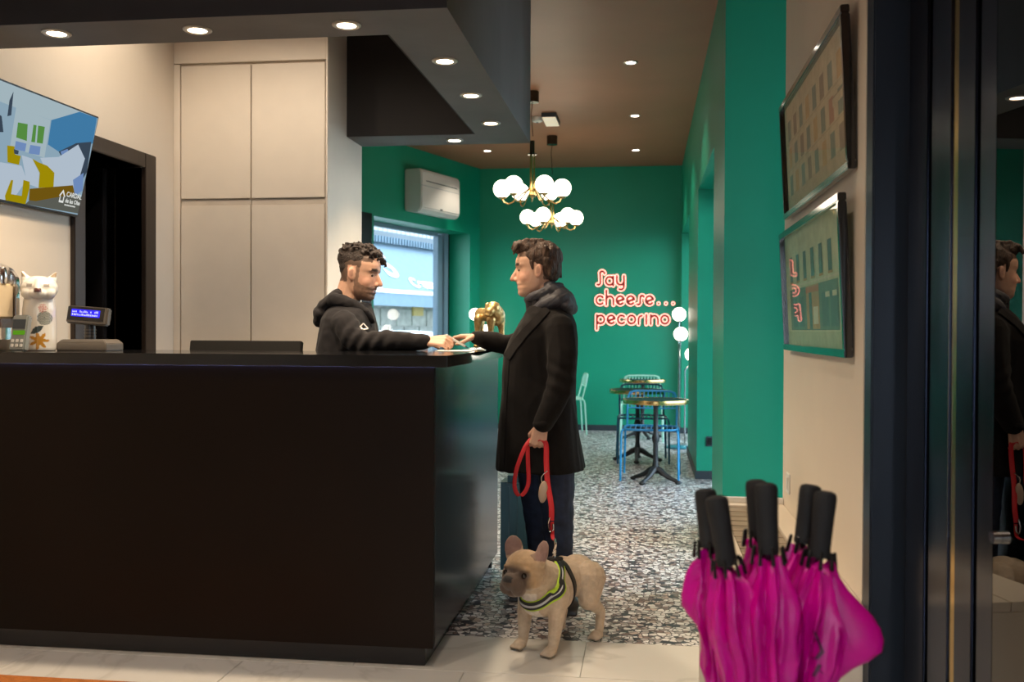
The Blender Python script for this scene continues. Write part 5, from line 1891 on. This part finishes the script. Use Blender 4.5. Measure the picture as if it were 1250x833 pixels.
mb.chain([K(428, 398, .16), K(450, 420, .21), K(500, 418, .12)], [.042, .036, .027])
SWr = K(521, 417, -.17)
add_hand(mb, SWr, (1.0, 0.02, 0.03), (0.1, 0.75, 0.6), (0.0, 0.55, -0.8), [(30, 62, 45), (40, 66, 45), (48, 66, 45), (54, 66, 45)], 0.85, 1.0)
add_hand(mb, K(500, 418, .12), (1.0, 0.05, -0.02), (0, -1, 0.1), (0, 0, -1), [(8, 18, 12)] * 4, 0.3, 0.95)
mb.remeshed('body', M_skin, rec, 0.0045, 2, paint=head_paint(MG, True, (0.030, 0.020, 0.015)))
for s in (-1, 1):
    e = MB().ell(GLc(.0705, s * .033, .003), .0115, n=12, k=8).build('eye', M_sclera, rec)
    MB().ell(GLc(.0775, s * .036, .001), .0068, n=10, k=6).build('iris', M_eye, e)
MB().ell(GLc(.0885, 0, -.0675), (.006, .017, .0055), MG.to_3x3().normalized(), 12, 8).build('teeth', M_white, rec)
hr = MB()
RG = MG.to_3x3().normalized()
hr.ell(GLc(-.020, 0, .064), (.098 * HS, .076 * HS, .068 * HS), RG)
hr.ell(GLc(-.046, 0, .03), (.052 * HS, .068 * HS, .066 * HS), RG)
rg = random.Random(5)
for s in (-1, 1):
    hr.ell(GLc(.0, s * .050, .066), (.055, .028, .034))
for k in range(120):                     # curls on the crown and over the forehead
    x = rg.uniform(-.085, .098)
    y = rg.uniform(-.062, .062)
    z = .102 + .026 * (1 - (x / .1) ** 2) - 6.0 * y * y + rg.uniform(-.006, .012)
    if x > .06:
        z -= (x - .06) * .9
    c0 = GLc(x, y, z)
    r = rg.uniform(.010, .016)
    a0 = rg.uniform(0, 6.28)
    e1 = Vector((cos(a0), sin(a0) * .4, rg.uniform(-.5, .5)))
    e2 = Vector((-sin(a0) * .4, cos(a0), 0.8)).normalized()
    pts = [c0 + (e1 * cos(t) + e2 * sin(t)) * r for t in (0, 1.2, 2.4, 3.6, 4.6)]
    hr.chain(pts, [.0065, .0065, .006, .005, .0035], 6)
hr.remeshed('hair', M_hair2, rec, 0.0038, 0, fold=lambda co: 0.002 * noise.noise(co * 70))
mb = MB()
mb.rings(ringset([(370, 450, 410, .09), (379, 453, 403, .16), (390, 455, 398, .20), (408, 457.5, 394, .205), (432, 460, 390, .20), (480, 458, 391, .19), (530, 457, 393, .185), (552, 455, 395, .18)], YQ))
mb.chain([K(420, 396, -.165), K(430, 412, -.20), K(443, 418.5, -.21), K(470, 416, -.20), K(500, 417, -.18), K(518, 417, -.17)], [.068, .062, .054, .050, .044, .037], 16)
mb.chain([K(428, 396, .165), K(440, 412, .20), K(455, 418, .21), K(480, 417, .17), K(498, 418, .12)], [.068, .062, .054, .046, .037], 16)


def hoodie_fold(co):
    v = folds(.010, 8.0, 4.0, 1.0, 1.0)(co)
    e_ = K(446, 416, -.21)
    d = co - e_
    if d.length < .2 and co.y < YQ - .1:
        v += .006 * sin((d.x - d.z * .6) * 110) * math.exp(-(d.length / .11) ** 2)
    return v


hd_ = mb.remeshed('hoodie', M_hoodie, rec, 0.0065, 2, fold=hoodie_fold)
mb = MB()
for (u, v, r) in ((404, 372, (.080, .125, .040)), (397, 384, (.052, .13, .050)), (412, 364, (.060, .115, .036)), (394, 392, (.036, .11, .036))):
    mb.ell(K(u, v), r, Matrix.Rotation(radians(-40), 3, 'Y'))
for s in (-1, 1):
    mb.chain([K(408, 366, s * .105), K(428, 371, s * .10), K(446, 381, s * .065), K(455, 392, s * .03)], [.036, .030, .024, .018])
mb.remeshed('hood', M_hoodie, rec, 0.006, 2, fold=folds(.008, 14))
bvh_ = BVHTree.FromPolygons([ROOTM[rec.name] @ v.co for v in hd_.data.vertices], [tuple(p.vertices) for p in hd_.data.polygons])
M_logo = mat('white_print', (0.85, 0.82, 0.76), 0.6)
lgm = MB()
hs_pts = [(438.8, 399.3), (443, 394.8), (449, 401.4), (441.5, 402.6), (441, 400.2), (438.8, 399.3)]
for a, b in zip(hs_pts[:-1], hs_pts[1:]):
    q = decal(densify([a, b], 4), 1.5, bvh_, .0025)
    lgm.add(q.v, q.f)
lgm.build('sleeve_logo', M_logo, rec)
mb = MB()
mb.ell(K(425, 552), (.12, .16, .09))
for s in (-1, 1):
    mb.chain([K(425, 560, s * .085), K(425, 645, s * .09), K(424, 730, s * .09)], [.085, .068, .055], 16)
mb.remeshed('trousers', M_jeans, rec, 0.009, 2)
for s in (-1, 1):
    f0 = K(424, 735, s * .09)
    m2 = MB()
    m2.chain([Vector((f0.x - .05, f0.y, .045)), Vector((f0.x + .05, f0.y, .045)), Vector((f0.x + .16, f0.y, .034))], [.044, .045, .034], 14)
    m2.box((f0.x - .085, f0.y - .038, 0.0), (f0.x + .185, f0.y + .038, .018))
    m2.remeshed('shoe', M_shoe, rec, 0.008, 2)

# pen and papers on the counter
pa, pb_ = at(545, 409.5, y=4.66), at(571, 425, y=4.76)
pb_.z = max(pb_.z, ZC + 0.008)
pn = thing('pen', 'white ballpoint pen between the two hands', 'pen', (pb_.x, pb_.y, ZC))
MB().cap(pa, pa.lerp(pb_, .85), .0055, .0055, 10).build('barrel', M_white, pn)
MB().cap(pa.lerp(pb_, .86), pb_, .005, .0018, 10).build('tip', M_base, pn)
MB().cap(pa + Vector((0, -.006, .003)), pa.lerp(pb_, .3) + Vector((0, -.006, .003)), .0018, .0018, 6).build('clip', M_chrome, pn)
M_paper = mat('white_paper', (0.85, 0.84, 0.80), 0.7, var=0.01)
for k, (u0, u1, y0, y1, rz, lb) in enumerate(((533, 578, 4.50, 4.72, 6, 'sheet of white paper under the visitor\'s hand'), (572, 600, 4.80, 5.02, -8, 'white leaflet lying on the counter by the black sleeve'))):
    a, b = at(u0, 427, y=(y0 + y1) / 2), at(u1, 427, y=(y0 + y1) / 2)
    b.x = min(b.x, -0.80)
    Mx = Matrix.Translation(((a.x + b.x) / 2, (y0 + y1) / 2, ZC)) @ Matrix.Rotation(radians(rz), 4, 'Z')
    w_, d_ = (b.x - a.x) / 2 * .95, (y1 - y0) / 2
    o = MB().box((-w_, -d_, 0.0005), (w_, d_, 0.003), Mx).build('paper_sheet', M_paper, bevel=0.0005)
    tag(o, lb, 'paper')

# ------------------------------------------------------------------ gold dog figurine
M_gold = mat('antique_gold', (0.58, 0.40, 0.16), 0.35, metal=0.75, var=0.25, scale=60, bump=0.1, bscale=200)
yf_ = 5.36
fp = at(598, 426, y=yf_)
fg = thing('dog_figurine', 'golden bulldog figurine standing on the far end of the counter', 'figurine', (fp.x, yf_, ZC))
G = lambda u, v, d=0.0: at(u, v, y=yf_ + d)
mb = MB()
mb.chain([G(586.5, 383.5, .04), G(595, 384.5, .01), G(603, 385, -.02)], [.034, .038, .046], 14)
mb.ell(G(606.5, 386, -.03), (.046, .055, .054))
mb.ell(G(602, 376.5, -.085), (.040, .040, .037))
mb.ell(G(597.5, 380.5, -.12), (.027, .025, .022))
mb.ell(G(596, 384.5, -.125), (.021, .02, .013))
mb.cap(G(606, 382, -.05), G(602, 378, -.08), .042, .038)
for s, u in ((-1, 594.5), (1, 607.5)):
    mb.cap(G(u, 372, -.075), G(u + s * 1.2, 377, -.085), .011, .006)
for (u0, v0, u1, d0) in ((584, 389, 582, -.02), (586.5, 389, 588, .07), (599.5, 391, 598.5, -.075), (611, 390, 613.5, -.02)):
    ft = Vector((G(u1, 420, d0).x, yf_ + d0, ZC + .013))
    mid = G((u0 + u1) / 2, (v0 + 416) / 2, d0)
    mb.chain([G(u0, v0, d0), mid, ft], [.026, .016, .013], 12)
    mb.ell(ft + Vector((0, -.01, 0)), (.017, .021, .0120))
mb.remeshed('cast_body', M_gold, fg, 0.0035, 2)

# ------------------------------------------------------------------ french bulldog
M_fur = mat('fawn_fur', (0.5, 0.36, 0.23), 0.75, var=0.12, scale=50, bump=0.25, bscale=260, attr='Col', sheen=0.2)
fwd = Vector((-.52, -.85, 0)).normalized()
MD = Matrix.Translation((-.355, 4.215, 0)) @ Matrix.Rotation(atan2(fwd.y, fwd.x), 4, 'Z')
dog = thing('french_bulldog', 'fawn french bulldog with upright ears standing on the floor in a harness', 'dog', (-.355, 4.215, 0), atan2(fwd.y, fwd.x))
D = lambda x, y, z: MD @ Vector((x, y, z))
RD = MD.to_3x3()
mb = MB()
E_ = lambda c, r, M=None: mb.ell(D(*c), r, RD if M is None else RD @ M, 18, 12)
E_((.075, 0, .240), (.125, .098, .112))
E_((.150, 0, .232), (.075, .082, .088))
E_((-.03, 0, .262), (.14, .082, .084))
E_((-.125, 0, .268), (.088, .086, .088))
E_((.04, 0, .305), (.10, .066, .056))
mb.cap(D(.11, 0, .285), D(.205, 0, .330), .086, .080, 18)
E_((.235, 0, .362), (.082, .088, .074))
for s in (-1, 1):
    E_((.255, s * .046, .332), (.056, .046, .050))
    E_((.318, s * .030, .300), (.034, .030, .034))
    mb.cap(D(.300, s * .018, .378), D(.296, s * .052, .372), .014, .012)
    mb.cap(D(.318, s * .022, .352), D(.322, s * .042, .322), .010, .010)
    Re = Matrix.Rotation(s * radians(-14), 3, 'X') @ Matrix.Rotation(radians(-8), 3, 'Y') @ Matrix.Rotation(s * radians(-22), 3, 'Z')
    E_((.222, s * .074, .432), (.012, .041, .052), Re)
    E_((.226, s * .064, .405), (.020, .040, .034), Re)
    # front leg
    mb.chain([D(.115, s * .070, .245), D(.135, s * .082, .150), D(.150, s * .078, .045), D(.158, s * .078, .028)], [.054, .034, .0225, .022], 14)
    E_((.172, s * .078, .022), (.034, .027, .021))
    for t in (-1.5, -.5, .5, 1.5):
        mb.cap(D(.180, s * .078 + t * .013, .018), D(.202, s * .078 + t * .014, .012), .011, .009, 8)
    # hind leg: thigh, shank, hock
    mb.chain([D(-.115, s * .070, .265), D(-.085, s * .090, .185)], [.076, .048], 14)
    mb.chain([D(-.085, s * .090, .185), D(-.165, s * .098, .118), D(-.150, s * .100, .035)], [.040, .0215, .0195], 14)
    E_((-.130, s * .100, .021), (.035, .028, .021))
    for t in (-1.5, -.5, .5, 1.5):
        mb.cap(D(-.122, s * .10 + t * .012, .018), D(-.102, s * .10 + t * .013, .012), .010, .0085, 8)
E_((.322, 0, .322), (.040, .048, .036))
E_((.310, 0, .278), (.034, .036, .018))
mb.cap(D(.345, -.012, .336), D(.345, .012, .336), .012, .012)
mb.cap(D(-.205, 0, .285), D(-.222, 0, .272), .018, .010)
IMD = MD.inverted()


def paint_dog(co, n):
    l = IMD @ co
    c = Vector((0.50, 0.385, 0.275))
    c = c * (1 + .10 * noise.noise(co * 14))
    ln = RD.inverted() @ n
    if l.z > .30 and l.x > .16:
        c = c.lerp(Vector((0.42, 0.275, 0.150)), min(1, (l.x - .16) * 8))
    c = c.lerp(Vector((0.56, 0.46, 0.35)), max(0, min(1, (.19 - l.z) * 4)) * .4)
    if abs(l.y) < .04 and .15 < l.x and l.z < .26 and l.x < .27:
        c = c.lerp(Vector((0.72, 0.66, 0.58)), .7)
    m = Vector((l.x - .335, l.y * .9, l.z - .318)).length
    if m < .092:
        c = c.lerp(Vector((0.055, 0.034, 0.027)), min(1, (.092 - m) / .035) * .92)
    for s in (-1, 1):
        e = Vector((l.x - .298, l.y - s * .046, l.z - .350)).length
        if e < .030:
            c = c.lerp(Vector((0.06, 0.035, 0.025)), min(1, (.030 - e) / .012) * .8)
    if l.x > .345 and abs(l.y) < .022 and .326 < l.z < .35:
        c = Vector((0.012, 0.010, 0.010))
    if abs(l.y) > .04 and l.z > .405 and l.x < .26:
        c = c.lerp(Vector((0.15, 0.085, 0.065)), .75)
        if ln.x > .35:
            c = Vector((0.21, 0.12, 0.10))
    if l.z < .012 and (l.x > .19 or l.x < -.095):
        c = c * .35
    return tuple(c)


body = mb.remeshed('body', M_fur, dog, 0.0042, 2, fold=lambda co: .0012 * noise.noise(co * 45), paint=paint_dog)
bvd = BVHTree.FromPolygons([v.co.copy() for v in body.data.vertices], [tuple(p.vertices) for p in body.data.polygons])
for s in (-1, 1):
    MB().ell(D(.305, s * .0475, .350), .0115, n=12, k=8).build('eye', mat('dog_eye', (0.012, 0.008, 0.006), 0.08), dog)


def strap(name, A, B, width, off, m, thick=.003):
    """band round the body in the plane through A, B (dog space) and the sideways axis"""
    A, B = Vector(A), Vector(B)
    c = (A + B) / 2
    e1 = (A - B).normalized()
    e2 = Vector((0, 1, 0))
    nn = e1.cross(e2)
    rows = []
    N = 56
    for k in range(N + 1):
        q = 2 * pi * k / N
        d = e1 * cos(q) + e2 * sin(q)
        row = []
        for t in (-1, 1):
            h = bvd.ray_cast(c + nn * t * width / 2, d)
            hh = bvd.ray_cast(c, d)
            r = max((h[0] - c - nn * t * width / 2).dot(d) if h[0] is not None else .1, ((hh[0] - c).dot(d) if hh[0] is not None else .1) - .01)
            row.append((c + nn * t * width / 2, d, min(r, .17)))
        rows.append(row)
    rad = np.array([[r[0][2], r[1][2]] for r in rows])
    for _ in range(2):
        rad = (np.roll(rad, 1, 0) + rad * 2 + np.roll(rad, -1, 0)) / 4
    rad[-1] = rad[0]
    rings = []
    for k, row in enumerate(rows):
        p = [row[0][0] + row[0][1] * (rad[k][0] + off), row[1][0] + row[1][1] * (rad[k][1] + off)]
        o_ = [row[1][0] + row[1][1] * (rad[k][1] + off - thick - .004), row[0][0] + row[0][1] * (rad[k][0] + off - thick - .004)]
        rings.append([D(*q) for q in p + o_])
    return MB().rings(rings, cap=False).build(name, m, dog)


M_lime = mat('lime_webbing', (0.42, 0.62, 0.03), 0.6)
M_web = mat('black_webbing', (0.014, 0.014, 0.016), 0.6, bump=0.2, bscale=300)
h1 = strap('harness_trim', (.045, 0, .36), (.205, 0, .215), .038, .004, M_lime)
h1['label'] = 'lime green edging of the chest strap'
h2 = strap('harness_strap', (.048, 0, .36), (.208, 0, .217), .028, .0075, M_web)
h4 = strap('harness_piping', (.048, 0, .36), (.208, 0, .217), .006, .0095, mat('grey_reflective', (0.5, 0.5, 0.52), 0.4))
h3 = strap('harness_strap', (.030, 0, .365), (-.005, 0, .165), .026, .007, M_web)
h3['label'] = 'black girth strap'
RT = D(.040, 0, .378)
MB().box((.012, -.028, .358), (.072, .028, .372), MD).build('harness_plate', M_web, dog, bevel=.004)

# ------------------------------------------------------------------ red leash
ls = thing('dog_leash', 'red webbing leash running from the man\'s hand to the dog harness', 'leash', (RT.x, RT.y, 0))
M_red = mat('red_webbing', (0.50, 0.008, 0.014), 0.55, bump=0.2, bscale=250)
hy = YP - .235
Q = lambda u, v, d=0.0: at(u, v, y=hy + d)


def smoothpath(pts, k=8):
    out = []
    P_ = [Vector(p) for p in pts]
    for i in range(len(P_) - 1):
        p0, p1, p2, p3 = P_[max(i - 1, 0)], P_[i], P_[i + 1], P_[min(i + 2, len(P_) - 1)]
        for j in range(k):
            t = j / k
            out.append(0.5 * ((2 * p1) + (p2 - p0) * t + (2 * p0 - 5 * p1 + 4 * p2 - p3) * t * t + (3 * p1 - p0 - 3 * p2 + p3) * t ** 3))
    out.append(P_[-1])
    return out


xa = (1, 0.1, 0)
MB().tube(smoothpath([Q(648, 536, .01), Q(640, 548, -.01), Q(631, 572, -.02), Q(628, 592, -.02), Q(632, 604, -.02), Q(639, 603, -.01), Q(645, 590, 0), Q(644.5, 565, .01), Q(644, 545, .02)]), .0095, 8, flat=.0032, up=xa).build('hand_loop', M_red, ls)
cl = Q(673, 636, -.10)
lead = smoothpath([Q(657, 538, 0), Q(666, 541, -.005), Q(667, 565, -.02), Q(668.5, 590, -.05), Q(673, 618, -.085), cl])
MB().tube(lead, [.009 + .003 * min(1, i / 12) for i in range(len(lead))], 8, flat=.0034, up=xa).build('lead', M_red, ls)
low = smoothpath([cl + Vector((.003, 0, -.005)), Q(674.5, 655, -.13), D(.042, 0, .445)])
MB().tube(low, .0085, 8, flat=.0032, up=xa).build('lower_lead', M_red, ls)
MB().tube(smoothpath([Q(671, 632, -.105), Q(669, 641, -.11), Q(671, 649, -.115), Q(675, 647, -.115), Q(675, 640, -.11)]), .004, 8).build('snap_hook', M_chrome, ls)
MB().tube(smoothpath([Q(668, 575, -.045), Q(661, 582, -.05), Q(662, 590, -.05), Q(667, 588, -.05)]), .0028, 6).build('key_ring', M_chrome, ls)
MB().tube(smoothpath([D(.042, 0, .450), D(.044, .008, .425), D(.042, 0, .400), D(.040, 0, .376)]), .0055, 8).build('swivel_clip', M_chrome, ls)
ch = MB()
for k in range(2):
    pts = [D(.042 + .010 * cos(t), .004 * sin(t), .392 - k * .016 + .010 * sin(t)) for t in np.linspace(0, 2 * pi, 13)[:-1]]
    ch.tube(pts, .0025, 6, closed=True)
ch.build('ring', M_chrome, ls)
tp = Q(663, 601, -.06)
tgm = MB().ell(tp, (.021, .010, .050), Matrix.Rotation(radians(6), 3, 'Y'), 20, 14)
tgm.build('bag_holder', mat('beige_tag', (0.46, 0.33, 0.24), 0.5), ls)
